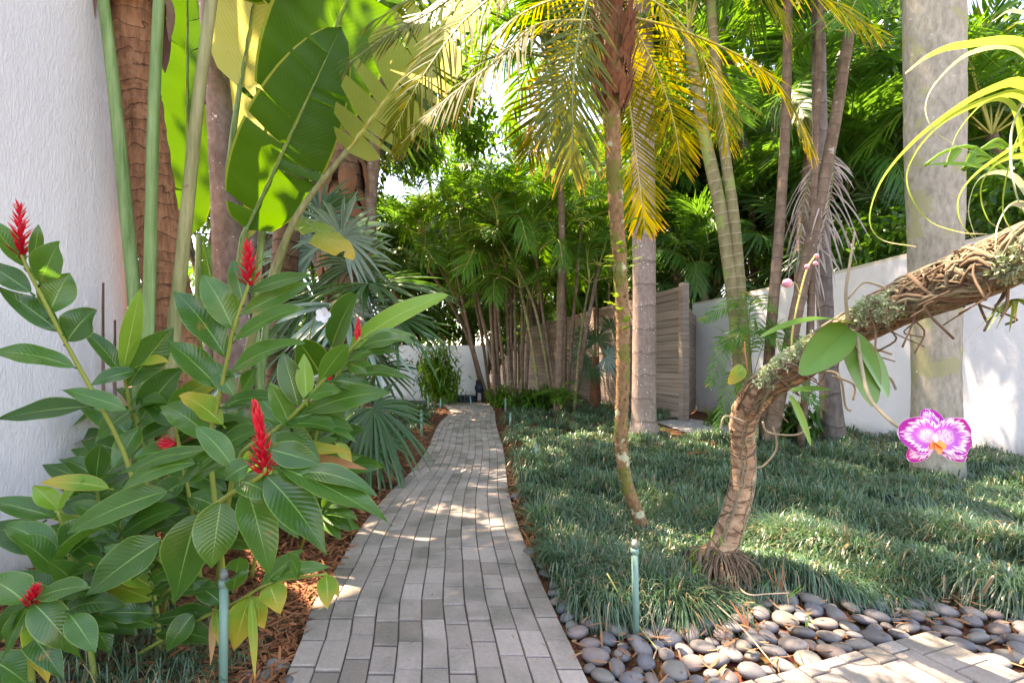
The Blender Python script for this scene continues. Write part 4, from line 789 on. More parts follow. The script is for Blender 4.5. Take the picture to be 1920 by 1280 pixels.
def shoot(label, stem, leaves, d, flowers=(), mat='ginger', r=.009, dt=None, group="red ginger shoots", spread=.16):
    sp = [G(u, v) if dd is None else P(u, v, dd) for u, v, dd in stem]
    t = thing("ginger_shoot", label, "ginger plant", (*sp[0][:2], 0), group); mb = MB(); addtube(mb, spline(sp, 20), np.linspace(r * 1.15, r * .6, 20), 8, bump=.03); shift(mb.obj("stem", M['ginger_stem'], t))
    for lf in leaves:
        bu, bv, tu, tv, wp = lf[:5]; mt = lf[5] if len(lf) > 5 else mat
        d0 = np.interp(bv, [s_[1] for s_ in sorted(stem, key=lambda q: q[1])], [G(s_[0], s_[1])[1] if s_[2] is None else s_[2] for s_ in sorted(stem, key=lambda q: q[1])]) if len(lf) < 7 else lf[6]
        b = P(bu, bv, d0); e = P(tu, tv, d0 - rs.rand() * spread + .03)
        to = nrm(np.array((0, 0, H)) - b); Ln = np.linalg.norm(e - b)
        mb = MB(); blade(mb, b, e, wp / F * d0 * .98, to * .75 + np.array((rs.randn() * .22, 0, .55 + rs.randn() * .2)), .04 + rs.rand() * .14, 20, lanc, .16 + rs.rand() * .16, .026 + rs.rand() * .034, twist=rs.randn() * .5)
        addtube(mb, [b - nrm(e - b) * .015 + (0, 0, -.004), b + (0, 0, -.002)], .004, 6)
        o = shift(mb.obj("leaf", M[mt], t))
        if mt != mat: o["label"] = {"ginger_yellow": "yellowing leaf", "ginger_bright": "young light green leaf", "dead_leaf": "dry brown leaf", "banana_pale": "pale leaf with sunlight in its colour"}.get(mt, "darker leaf")
    for (fu, fv, tu, tv, wp, bud) in flowers:
        dd = np.interp(fv, [s_[1] for s_ in sorted(stem, key=lambda q: q[1])], [G(s_[0], s_[1])[1] if s_[2] is None else s_[2] for s_ in sorted(stem, key=lambda q: q[1])])
        mb = MB(); flower(mb, P(fu, fv, dd), P(tu, tv, dd), wp / F * dd, 50 if not bud else 22, bud); shift(mb.obj("flower", M['red'], t))
    return t
Y_ = 'ginger_yellow'; B_ = 'ginger_bright'
shoot("tall ginger shoot leaning left against the white building wall with a dark red flower spike", [(330, 1150, None), (250, 900, 2.0), (215, 810, 1.95), (130, 655, 1.82), (60, 520, 1.72), (40, 478, 1.7)],
    [(45, 500, -40, 400, 46), (75, 530, 113, 452, 54), (92, 590, 132, 512, 58), (125, 640, 180, 580, 64), (58, 548, -35, 488, 44), (112, 622, -12, 532, 50), (140, 688, -40, 662, 48), (170, 762, -5, 786, 48), (238, 768, 112, 730, 38), (60, 500, 72, 420, 22)], 1.8, [(40, 486, 36, 375, 42, 0)])
shoot("ginger shoot with upright light green new leaf beside the building corner", [(300, 1130, None), (265, 830, 2.1), (245, 765, 2.05), (232, 700, 2.0)],
    [(230, 702, 264, 540, 34, B_), (227, 700, 150, 618, 34), (238, 725, 326, 613, 66), (256, 696, 170, 722, 34), (250, 692, 318, 680, 30, Y_), (262, 790, 345, 690, 60), (250, 770, 180, 830, 46), (262, 800, 210, 880, 40), (245, 760, 315, 755, 38)], 2.0)
shoot("tall central ginger shoot topped by a bright red flower beside the brown trunks", [(430, 1160, None), (395, 860, 1.95), (408, 760, 1.9), (425, 680, 1.86), (440, 610, 1.82), (468, 530, 1.8), (470, 518, 1.8)],
    [(455, 566, 436, 486, 36), (438, 620, 378, 512, 60), (424, 670, 325, 545, 64), (410, 727, 312, 638, 62), (471, 546, 588, 516, 30), (453, 588, 588, 528, 38), (441, 638, 577, 576, 46), (428, 702, 571, 642, 54), (417, 762, 530, 752, 38), (418, 797, 334, 742, 56, Y_), (440, 742, 392, 676, 40), (455, 735, 482, 690, 30), (400, 830, 300, 760, 60), (395, 850, 500, 800, 50), (470, 530, 500, 480, 24)], 1.8, [(470, 535, 464, 450, 40, 0)])
shoot("ginger shoot reaching right toward the path with two narrow red buds", [(400, 1150, None), (440, 880, 1.85), (500, 820, 1.8), (560, 768, 1.78), (607, 712, 1.75), (668, 644, 1.72), (674, 632, 1.72)],
    [(680, 636, 780, 632, 24), (675, 652, 778, 643, 34), (637, 688, 749, 661, 34), (650, 682, 708, 702, 38), (600, 714, 655, 646, 42), (622, 714, 702, 734, 44), (662, 704, 772, 717, 36), (574, 744, 642, 732, 38), (575, 772, 734, 737, 48), (575, 796, 664, 808, 48), (520, 800, 668, 828, 50), (510, 806, 602, 868, 62), (560, 764, 528, 658, 46), (575, 752, 570, 662, 34, B_), (545, 800, 505, 715, 44), (530, 790, 640, 770, 44), (480, 850, 580, 830, 40)], 1.75, [(670, 642, 672, 598, 20, 1), (618, 714, 622, 668, 20, 1)])
shoot("front ginger shoot with a double red flower over wide hanging leaves beside the path", [(300, 1170, None), (340, 1010, 1.62), (420, 935, 1.5), (470, 905, 1.42), (495, 885, 1.4), (496, 872, 1.4)],
    [(462, 910, 508, 1090, 82), (497, 890, 614, 1040, 80), (527, 876, 736, 985, 74), (560, 886, 708, 930, 48), (516, 876, 577, 913, 36), (505, 842, 602, 870, 54), (415, 938, 396, 1066, 80), (372, 962, 328, 1132, 86), (304, 1010, 156, 1120, 80), (292, 1062, 96, 1152, 74), (315, 920, 122, 1002, 60), (412, 846, 333, 916, 42), (405, 840, 222, 888, 34), (367, 868, 226, 918, 46), (440, 900, 520, 940, 60), (470, 870, 420, 900, 50), (440, 880, 365, 800, 46), (350, 900, 440, 860, 50)], 1.4, [(497, 890, 488, 800, 52, 0), (490, 815, 478, 758, 36, 1)], spread=.12)
shoot("ginger shoot with light folded leaves at the foot of the building wall", [(146, 1150, None), (139, 1077, 1.9), (122, 1010, 1.85), (109, 958, 1.82)],
    [(105, 970, -25, 938, 48), (124, 1047, -35, 988, 64), (108, 955, 62, 910, 38, B_), (108, 955, 157, 898, 38, B_), (205, 915, 74, 906, 36, Y_, 1.85), (80, 978, 48, 1002, 40), (126, 1040, 205, 1000, 46), (135, 1060, 60, 1100, 50), (120, 1010, 200, 1075, 40)], 1.85)
shoot("low ginger shoot with a tiny red flower in the lower left corner", [(60, 1340, None), (58, 1210, 1.42), (56, 1140, 1.4)],
    [(62, 1130, 156, 1238, 64), (130, 1150, 180, 1224, 48), (50, 1135, -14, 1212, 44), (52, 1138, 6, 1234, 48), (48, 1130, -25, 1085, 72), (53, 1155, 90, 1282, 44, Y_), (-30, 1230, 62, 1292, 64), (70, 1120, 170, 1100, 50), (50, 1180, 120, 1275, 46)], 1.4, [(58, 1138, 68, 1096, 32, 0)], spread=.08)
shoot("drooping ginger shoot with yellowing torn leaves beside the path edge", [(236, 1240, None), (350, 1172, 1.72), (440, 1130, 1.66), (499, 1096, 1.62), (562, 1082, 1.6), (612, 1076, 1.6)],
    [(468, 1118, 438, 1218, 58, Y_), (470, 1118, 496, 1178, 40, Y_), (505, 1095, 526, 1152, 48, Y_), (437, 1106, 450, 1042, 42), (490, 1100, 572, 1030, 42), (510, 1086, 622, 1064, 32), (612, 1078, 614, 1142, 38, Y_), (614, 1078, 636, 1120, 20, Y_), (364, 1150, 312, 1222, 44), (405, 1142, 412, 1212, 20, Y_), (400, 1145, 394, 1250, 14, 'dead_leaf'), (560, 1082, 540, 1040, 34), (470, 1118, 478, 1275, 16, Y_), (420, 1135, 360, 1090, 40)], 1.65, r=.006)
shoot("small dark ginger shoot with a red tip on the mulch beside the path", [(560, 1040, None), (580, 985, 2.55), (604, 958, 2.52), (612, 948, 2.5)],
    [(604, 962, 662, 997, 30), (602, 964, 640, 1012, 30), (606, 960, 672, 976, 28), (608, 955, 664, 942, 26), (600, 962, 575, 1000, 28), (604, 955, 630, 920, 26), (610, 950, 690, 955, 22)], 2.5, [(606, 952, 624, 944, 10, 1)], r=.007)
shoot("shaded ginger shoot filling the middle of the clump below the central red flower", [(380, 1120, None), (360, 960, 2.15), (340, 860, 2.1), (330, 800, 2.05)],
    [(332, 800, 255, 745, 50), (335, 810, 420, 790, 48), (340, 850, 250, 860, 54), (342, 860, 430, 900, 50), (350, 900, 270, 950, 54), (345, 880, 460, 850, 44), (330, 800, 345, 720, 44), (352, 930, 440, 975, 52), (356, 960, 250, 1010, 54)], 2.05, [(330, 830, 296, 835, 30, 0), (430, 862, 436, 845, 26, 0)][:1])
shoot("shaded ginger shoot behind the front leaves near the low fan palm", [(470, 1090, None), (500, 940, 2.25), (520, 860, 2.2), (530, 790, 2.15)],
    [(530, 792, 470, 730, 44), (528, 800, 620, 780, 44), (522, 850, 440, 840, 48), (520, 860, 620, 890, 50, Y_), (510, 900, 430, 930, 48), (508, 910, 600, 950, 48), (520, 850, 660, 850, 34, Y_), (505, 930, 560, 1010, 48), (630, 830, 660, 870, 26, Y_, 2.2), (520, 870, 690, 880, 28, 'dead_leaf')], 2.1)
shoot("leafy ginger shoot low against the building wall behind the folded leaves", [(215, 1120, None), (190, 980, 2.2), (180, 900, 2.15)],
    [(182, 900, 110, 860, 44), (182, 905, 250, 880, 44), (186, 950, 110, 950, 46), (188, 960, 270, 990, 48), (194, 1000, 120, 1040, 48), (180, 900, 190, 830, 40), (196, 1020, 280, 1060, 44), (200, 1040, 150, 1100, 44)], 2.15)
shoot("low shaded ginger shoot in the lower left bed behind the tiny red flower", [(180, 1290, None), (160, 1150, 1.75), (150, 1100, 1.72)],
    [(150, 1100, 90, 1050, 46), (152, 1105, 230, 1080, 46), (156, 1140, 90, 1170, 44), (160, 1150, 260, 1190, 46), (162, 1160, 210, 1230, 44)], 1.7)
# smaller shaded shoots filling the clump
for i, (u, vg, h_, lb) in enumerate(((130, 1010, .62, "shaded ginger shoot close to the wall base"), (250, 1030, .72, "shaded ginger shoot under the light green new leaf"), (330, 985, .80, "shaded ginger shoot in front of the ringed trunk"), (410, 960, .78, "shaded ginger shoot in front of the lichen spotted trunk"), (480, 985, .62, "shaded ginger shoot behind the double red flower"), (545, 950, .55, "shaded ginger shoot near the white blossom"), (590, 930, .5, "shaded ginger shoot beside the low fan palm"), (380, 1050, .5, "low shaded ginger shoot behind the hanging front leaves"), (190, 1100, .5, "low shaded ginger shoot left of the hanging front leaves"), (540, 1010, .42, "low shaded ginger shoot near the mulch edge"), (300, 1230, .34, "low ginger shoot in the mulch left of the green riser"), (110, 1240, .42, "low ginger shoot filling the corner by the tiny red flower"), (230, 1160, .42, "low ginger shoot between the tiny red flower and the hanging leaves"))):
    b = G(u, vg); dd = b[1]; tu, tv = u + rs.randn() * 30, 682 + (1.1 - h_) * F / dd; lv = []
    for j in range(11):
        f = .25 + .75 * j / 10; lu, lv_ = u + (tu - u) * f, vg + (tv - vg) * f; sg = (-1) ** j; ln = 95 + rs.rand() * 60
        lv.append((lu, lv_, lu + sg * ln * (.6 + .4 * rs.rand()), lv_ - ln * (.75 * f - .35 + rs.rand() * .25), 40 + rs.rand() * 20, 'ginger' if rs.rand() < .93 else Y_, dd - .05))
    shoot(lb, [(u, vg, None), ((u + tu) / 2 + 6, (vg + tv) / 2, dd), (tu, tv, dd)], lv, dd)
# heliconia with big ribbed leaves and a white bloom
t = thing("broad_leaved_plant", "broad ribbed leaf plant with a white blossom between the ginger and the fan palms", "plant", (*G(560, 960)[:2], 0)); mats = M['banana']
for b, e, wp, mt in (((622, 650), (668, 552), 76, 'banana'), ((655, 652), (842, 553), 54, 'banana_pale'), ((600, 700), (560, 640), 60, 'banana'), ((640, 690), (720, 650), 40, 'banana')):
    mb = MB(); q0 = P(*b, 2.7); blade(mb, q0, P(*e, 2.55), wp / F * 2.7, nrm((0, -.8, .6)), .08, 18, ban, .14, .006, mat=0); addtube(mb, spline([G(560, 960), (q0 + G(560, 960)) / 2 + (0, 0, .15), q0], 12), np.linspace(.014, .007, 12), 6, 1); shift(mb.obj("leaf", [M['banana'] if mt == 'banana' else M['ginger_bright'], M['ginger_stem']], t))
mb = MB(); c = P(608, 592, 2.5); addtube(mb, spline([G(560, 960), P(580, 640, 2.6), c], 10), .004, 5, 1)
for a in range(5): dv = np.array((math.cos(a * 1.257), -.45, math.sin(a * 1.257))); blade(mb, c, c + nrm(dv) * .045, .042, (0, -1, .2), .1, 6, lambda t: np.sin(np.pi * np.clip(t * .85 + .1, 0, 1)) ** .6, .1, .02)
shift(mb.obj("blossom", [M['white_petal'], M['ginger_stem']], t))["label"] = "white blossom on a thin stalk"

# ------------------------------------------------------------------ curved epiphyte trunk, orchid, air plant
cp = [(1350, 1040, 2.40, .086), (1374, 975, 2.38, .078), (1393, 900, 2.35, .071), (1393, 832, 2.32, .070), (1396, 778, 2.25, .078), (1432, 727, 2.12, .084), (1490, 688, 1.98, .086), (1552, 645, 1.84, .085), (1622, 603, 1.70, .085), (1702, 562, 1.54, .098), (1792, 528, 1.38, .104), (1882, 488, 1.24, .104), (1965, 455, 1.13, .102), (2090, 400, 1.02, .10), (2260, 330, .92, .095)]
tc = spline([P(u, v, d) for u, v, d, r in cp], 200); tr_ = np.interp(np.linspace(0, 1, 200), np.linspace(0, 1, len(cp)), [c[3] * .86 / math.sqrt(1 + ((min(c[0], 1990) - 960) / F) ** 2) ** .85 for c in cp])
ct = thing("curved_trunk", "curved tan papery trunk bending over the lawn and wrapped in aerial roots", "tree trunk", (tc[0][0], tc[0][1], 0)); loc = np.array(ct.location)
mb = MB(); addtube(mb, tc, tr_ * .94, 26, bump=.07, caps=False)
ext = spline([tc[-6], tc[-1], tc[-1] + (.5, -.22, .28), tc[-1] + (1.1, -.35, .75), tc[-1] + (1.5, -.4, 1.4)], 30); addtube(mb, ext, np.linspace(tr_[-1] * .93, .08, 30), 20, bump=.06)
crown(ct, ext[-1], FR['dark'], 9, 80, -10, .95)
shift(mb.obj("trunk", M['bark_papery'], ct))
Tt = nrm(np.gradient(tc, axis=0))
def surf(t, a, lift=1.0):
    x = np.clip(t, 0, 1) * 199; i = np.minimum(x.astype(int), 198); f = (x - i)[:, None]; p = tc[i] * (1 - f) + tc[i + 1] * f; T = Tt[i]
    A = nrm(np.cross(T, (0, 1, .0))); B_2 = np.cross(T, A); r = np.interp(t, np.linspace(0, 1, 200), tr_) * lift
    return p + (np.cos(a)[:, None] * A + np.sin(a)[:, None] * B_2) * r[:, None]
mb = MB(); mb2 = MB()
mb3 = MB()
for i in range(330):
    t0 = .30 + rs.rand() * .62; ln = .06 + rs.rand() * .16; t = np.linspace(t0, min(1, t0 + ln), 14); a = rs.rand() * 6.28 + np.cumsum(rs.randn(14) * .16) + np.linspace(0, rs.randn() * 1.3, 14)
    p = surf(t, a, .97 + .07 * rs.rand() + .05 * np.sin(np.linspace(0, 3.14, 14)) * rs.rand()); addtube((mb, mb2, mb3)[rs.choice(3, p=[.3, .35, .35])], p, (.0022 + rs.rand() ** 2 * .0065) * np.linspace(1, .6, 14), 6)
for i in range(70):                        # peeling rings on the lower stem
    t0 = rs.rand() * .32; t = np.full(10, t0) + np.linspace(0, rs.randn() * .01, 10); a = rs.rand() * 6.28 + np.linspace(0, .8 + rs.rand() * 1.2, 10); addtube(mb2 if rs.rand() < .6 else mb, surf(t, a, .985), .0016 + rs.rand() * .003, 5)
for i in range(10): t = np.linspace(0.02, .3, 20); a = rs.rand() * 6.28 + np.cumsum(rs.randn(20) * .2); addtube(mb, surf(t, a, .99), .003, 5)
for i in range(46):                        # loose hanging rootlets
    t0 = np.array([.32 + rs.rand() * .5]); s0 = surf(t0, np.array([rs.rand() * 6.28]))[0]; dn = np.array([[0, 0, 0], [rs.randn() * .03, -.01, rs.randn() * .02], [rs.randn() * .04, rs.randn() * .03, -.04 - rs.rand() * .04], [rs.randn() * .06, rs.randn() * .03, -.06 - rs.rand() * .12]])
    addtube(mb2, spline(s0 + dn * (.6 + .5 * rs.rand()), 12), .0018 + rs.rand() * .002, 5)
for lst in ([(1430, 790), (1440, 810), (1490, 815), (1520, 800)], [(1450, 800), (1456, 840), (1435, 870), (1418, 877)], [(1395, 790), (1360, 780), (1350, 805)], [(1520, 700), (1570, 700), (1585, 760), (1595, 770)], [(1560, 705), (1600, 720), (1600, 750)], [(1600, 640), (1660, 660), (1672, 664)], [(1652, 670), (1660, 700), (1672, 712), (1680, 730)], [(1590, 560), (1620, 530), (1660, 540), (1690, 555)]):
    addtube(mb, spline([P(u, v, 2.0 if u < 1560 else 1.7) for u, v in lst], 16), .004, 6)
kind(shift(mb.obj("aerial_roots", M['root'], ct)), "stuff"); kind(shift(mb3.obj("mossy_roots", M['root_c'], ct)), "stuff"); kind(shift(mb2.obj("fibrous_roots", M['root_b'], ct)), "stuff")
mb = MB()
for t0, a0, n in ((.395, .2, 16), (.425, -.3, 14), (.475, 0, 30), (.60, -.2, 30), (.635, .2, 22), (.83, -.1, 18)):
    for i in range(n * 6):
        p = surf(np.array([t0 + rs.randn() * .011]), np.array([.35 + a0 + rs.randn() * .30]), 1.05)[0]; D = nrm(rs.randn(6, 3)); V, Fc, L = ribbons(np.tile(p, (6, 1)), D, rs.randn(6, 3), .018, .016, 0, 1); mb.add(V, Fc, L)
kind(shift(mb.obj("lichen_patch", M['lichen'], ct)), "stuff")
mb = MB()                                  # skirt of stilt roots
for i in range(420):
    a = rs.rand() * 6.28; r1 = .05 + .15 * rs.rand() ** .8; s0 = tc[0] + np.array([math.cos(a) * .05, math.sin(a) * .05, -.01 + rs.rand() * .06]); e = np.array([tc[0][0] + math.cos(a) * r1 - .02, tc[0][1] + math.sin(a) * r1 * .9 - .05, -.01])
    addtube(mb, spline([s0, (s0 * .6 + e * .4) + (math.cos(a) * .04, math.sin(a) * .04, 0) + rs.randn(3) * .026, e + rs.randn(3) * (.02, .02, 0)], 8), .0012 + rs.rand() ** 2 * .0045, 5, caps=False)
kind(shift(mb.obj("stilt_roots", M['root_b'], ct)), "stuff")
# orchid
ob = P(1598, 612, 1.62); orch = thing("orchid", "moth orchid with a magenta and white bloom growing on the curved trunk", "orchid", ob)
ol = lambda t: np.clip(np.sin(np.pi * np.clip(t * .96 + .03, 0, 1) ** .8), 0, 1) ** .6
for b, e, wp, nr, ar in (((1600, 608), (1425, 633), 34, (0, -.25, 1), .12), ((1592, 615), (1500, 702), 66, (.1, -.9, .5), .05), ((1590, 622), (1637, 762), 58, (-.1, -.9, .3), .06), ((1604, 630), (1664, 745), 50, (.3, -.9, .2), .06)):
    d0 = 1.62; mb = MB(); blade(mb, P(*b, d0), P(*e, d0 - .08), wp / F * d0, nr, ar, 16, ol, .16, 0.0); shift(mb.obj("leaf", M['orchid_leaf'], orch))
fc = P(1752, 822, 1.0)
mb = MB(); addtube(mb, spline([P(1606, 625, 1.62), P(1614, 680, 1.55), P(1628, 740, 1.42), P(1655, 775, 1.28), P(1692, 803, 1.14), fc + (0, .03, .02)], 30), np.linspace(.0062, .0035, 30), 8); shift(mb.obj("flower_spike", M['root'], orch))
mb = MB(); addtube(mb, spline([P(1590, 606, 1.62), P(1586, 550, 1.6), P(1594, 490, 1.6), P(1603, 435, 1.6)], 20), np.linspace(.006, .003, 20), 8); shift(mb.obj("flower_spike", M['root'], orch))
def petal(mb, b, e, wid, nr, prof, cup=.1, mat=0, wave=.0, arch=.06): blade(mb, b, e, wid, nr, arch, 44, prof, cup, wave, mat)
S1 = 1.0 / F
def fp(u, v, dy): return P(u, v, 1.0 + dy)
fl = MB()
sep = lambda t: np.clip(1 - (2 * (t * .9 + .1) - 1) ** 2, 0.002, 1) ** .5
pet = lambda t: np.clip(1 - np.abs(2 * (t * .93 + .07) - 1) ** 2.3, 0.002, 1) ** .5
petal(fl, fp(1748, 818, .012), fp(1738, 766, .030), 48 * S1, (0, -1, .1), sep, .22)
petal(fl, fp(1744, 826, .014), fp(1702, 862, .010), 38 * S1, (0, -1, .1), sep, .1)
petal(fl, fp(1752, 828, .014), fp(1812, 860, .010), 38 * S1, (0, -1, .1), sep, .1)
petal(fl, fp(1750, 820, 0), fp(1682, 812, -.030), 66 * S1, (.15, -1, .1), pet, .20, wave=.035)
petal(fl, fp(1752, 820, 0), fp(1822, 818, .008), 70 * S1, (-.15, -1, .1), pet, .20, wave=.035)
ft = shift(fl.obj("flower", M['petal'], orch))
lp = MB(); c = fp(1752, 828, -.012)
blade(lp, c, fp(1772, 842, -.03), 16 * S1, (0, -.7, .7), .1, 8, sep, .4); blade(lp, c, fp(1760, 852, -.03), 14 * S1, (0, -.8, .5), .2, 8, sep, .4); blade(lp, c + (.002, 0, 0), fp(1744, 842, -.025), 12 * S1, (0, -.8, .3), .2, 8, sep, .4)
lo = lp.obj("lip", M['lip'], ft)
cm = MB(); a = np.linspace(0, 1, 8); addtube(cm, [fp(1750, 816, -.006), fp(1752, 824, -.018), fp(1754, 830, -.022)], [.005, .006, .003], 8); co_ = cm.obj("column", M['lip_w'], ft)
mb = MB()
for u, v, d_ in ((1476, 531, 1.9), (1513, 500, 1.95), (1531, 480, 1.98), (1529, 494, 1.98)):
    r_ = .019 if u < 1500 else .010; c = P(u, v, d_); t_ = np.linspace(0, 1, 9); addtube(mb, c + np.outer((t_ - .5) * 2.2 * r_, (-.9, -.2, .25)), r_ * np.sin(np.pi * np.clip(t_ * .94 + .03, 0, 1)) ** .7, 10)
bo = thing("orchid_bud_spike", "thin yellow orchid stem with pink buds rising from the curved trunk", "orchid", P(1484, 672, 1.95)); shift(mb.obj("bud", M['pink'], bo))
mb = MB(); addtube(mb, spline([P(1484, 680, 1.97), P(1486, 620, 1.95), P(1498, 560, 1.95), P(1513, 505, 1.95), P(1528, 480, 1.98)], 20), .0035, 6); addtube(mb, spline([P(1500, 552, 1.95), P(1492, 532, 1.93), P(1481, 530, 1.9)], 8), .002, 5); shift(mb.obj("stem", M['rachis_y'], bo))
ep = thing("epiphyte_plant", "small strap leaved epiphyte with a yellow tipped leaf under the curved trunk", "plant", P(1478, 730, 1.9))
for b, e, wp, mt in (((1482, 732), (1558, 731), 17, 'orchid_leaf'), ((1482, 742), (1520, 835), 17, 'ginger_bright')):
    mb = MB(); blade(mb, P(*b, 1.9), P(*e, 1.85), wp / F * 1.9, (0, -.6, .8), .05, 12, ol, .25); shift(mb.obj("leaf", M[mt], ep))
ep = thing("epiphyte_plant", "tiny epiphyte with one rounded olive leaf at the elbow of the curved trunk", "plant", P(1395, 690, 2.15))
mb = MB(); blade(mb, P(1394, 688, 2.12), P(1366, 720, 2.08), 27 / F * 2.1, (.2, -.9, .4), .08, 12, ol, .2); shift(mb.obj("leaf", M['ginger_yellow'], ep))
mb = MB(); addtube(mb, spline([P(1402, 700, 2.14), P(1397, 660, 2.14), P(1396, 640, 2.14)], 8), .003, 6); shift(mb.obj("stem", M['straw'], ep))
# air plant
ap = thing("air_plant", "large air plant with long curling pale green leaves on the curved trunk", "air plant", P(1945, 400, 1.12))
def strap(lst, wpx, mat='tilly', d0=1.1, d1=1.02, fold=.35):
    n = 40; q = spline([P(u, v, d0 + (d1 - d0) * k / (len(lst) - 1)) for k, (u, v) in enumerate(lst)], n); T = nrm(np.gradient(q, axis=0)); Nn = nrm(np.cross(T, (0, 1, 0)) * .75 + np.array((0, -.55, 0))); S = nrm(np.cross(T, Nn)); Nn = np.cross(S, T)
    t = np.linspace(0, 1, n); hw = .78 * wpx / F * d0 / 2 * np.clip(1.05 - t, .03, 1) ** .55; sv = np.array([-1, -.5, 0, .5, 1.]); V = q[:, None] + S[:, None] * (sv[None] * hw[:, None])[..., None] + Nn[:, None] * (fold * np.abs(sv)[None] * hw[:, None])[..., None]
    Lu = np.zeros(V.shape); Lu[..., 0] = sv; Lu[..., 1] = t[:, None]; Lu[..., 2] = rs.rand(); mb = MB(); mb.add(V.reshape(-1, 3), gridF(n, 5), Lu.reshape(-1, 3)); shift(mb.obj("leaf", M[mat], ap))
c0 = (1950, 400)
for lst, wd, mt in (([c0, (1962, 200), (1920, 84), (1800, 84), (1740, 104), (1697, 137)], 26, 'tilly'), ([c0, (1968, 180), (1910, 92), (1820, 98), (1757, 150), (1734, 200), (1748, 242), (1790, 272), (1842, 292)], 16, 'tilly_w'),
    ([c0, (1985, 250), (1920, 158), (1850, 168), (1770, 216), (1700, 275), (1650, 340), (1629, 410), (1652, 450), (1718, 463)], 26, 'tilly'), ([c0, (1980, 280), (1920, 180), (1845, 188), (1765, 228), (1712, 290), (1700, 350), (1738, 412), (1800, 436), (1852, 440)], 22, 'tilly'),
    ([c0, (1975, 300), (1930, 262), (1860, 300), (1818, 335), (1795, 375), (1802, 420), (1842, 464)], 22, 'tilly'), ([c0, (1960, 260), (1925, 190), (1896, 240), (1893, 310), (1905, 370), (1925, 410)], 26, 'tilly_w'),
    ([c0, (1940, 300), (1875, 300), (1838, 350), (1850, 410), (1882, 432)], 18, 'tilly'), ([c0, (1950, 280), (1918, 240), (1888, 320), (1880, 400), (1912, 455)], 20, 'tilly'), ([c0, (1900, 330), (1840, 330), (1815, 390), (1830, 450)], 14, 'tilly_w'),
    ([c0, (1990, 150), (1960, 50), (1900, 20), (1860, 40)], 14, 'tilly_w'), ([c0, (1900, 380), (1870, 420), (1865, 470)], 18, 'tilly_w'), ([c0, (2050, 250), (2150, 250), (2200, 350)], 24, 'tilly'), ([c0, (2000, 200), (2080, 150), (2160, 180)], 24, 'tilly'), ([c0, (1925, 300), (1900, 200), (1850, 190), (1800, 240), (1775, 300)], 14, 'tilly')):
    strap(lst, wd, mt)
fr_ = thing("antler_fern", "small pale antler like fern leaf beside the air plant", "fern", P(1900, 330, 1.15)); mb = MB()
for lst in ([(1910, 340), (1860, 300), (1820, 275), (1770, 285), (1735, 310)], [(1800, 276), (1785, 290), (1772, 312)], [(1830, 276), (1815, 300), (1808, 320)], [(1855, 296), (1830, 290), (1805, 318)], [(1840, 280), (1870, 262), (1890, 275)]):
    q = [P(u, v, 1.13) for u, v in lst]; m = spline(q, 12); blade(mb, m[0], m[-1], .018, (0, -.8, .5), .1, 10, ol, .2)
    addtube(mb, m, .004, 6)
shift(mb.obj("leaf", M['fern'], fr_))
ep = thing("epiphyte_plant", "spiky epiphyte tuft hanging under the curved trunk at the right edge", "plant", P(1905, 560, 1.25))
for i in range(16):
    a = rs.rand() * 6.28; c = np.array(ep.location); mb = MB(); V, Fc, L = ribbons(c, (math.cos(a), math.sin(a) - .3, -.35 + rs.randn() * .3), (0, 0, 1), .06 + rs.rand() * .05, .013, .5, 5, lambda t: 1 - t * .9, fold=.4); mb.add(V, Fc, L); shift(mb.obj("leaf", M[['ginger_yellow', 'tilly', 'ginger_bright'][i % 3]], ep))

# ------------------------------------------------------------------ ground cover
FV = np.array([(880, 1010), (985, 1010), (1030, 1030), (1040, 1085), (1062, 1135), (1110, 1170), (1190, 1180), (1270, 1165), (1340, 1135), (1420, 1118), (1500, 1108), (1600, 1120), (1680, 1125), (1750, 1105), (1830, 1120), (1900, 1150), (2000, 1150), (2300, 1140)], float)
def lawn_ok(X, Y):
    u, v = px(X, Y); front = np.interp(u, FV[:, 0], FV[:, 1]); gap = np.interp(v, [745, 800, 850, 930, 1000, 1090], [26, 20, 15, 26, 26, 30])
    ok = (v < front) & (u > pr(v) + gap) & (v > 742)
    gx_, gy_ = X, Y
    ok &= ~((u > 1235) & (u < 1392) & (v > 787) & (v < 822))
    rel = np.stack([X - F0[0], Y - F0[1]], -1); ok &= ~((rel @ np.array((Fd[1], -Fd[0])) > -.05) & (Y > F0[1] - .1))
    rw = np.stack([X - W0[0], Y - W0[1]], -1); ok &= (rw @ np.array((Wd[1], -Wd[0])) < -.05)
    return ok
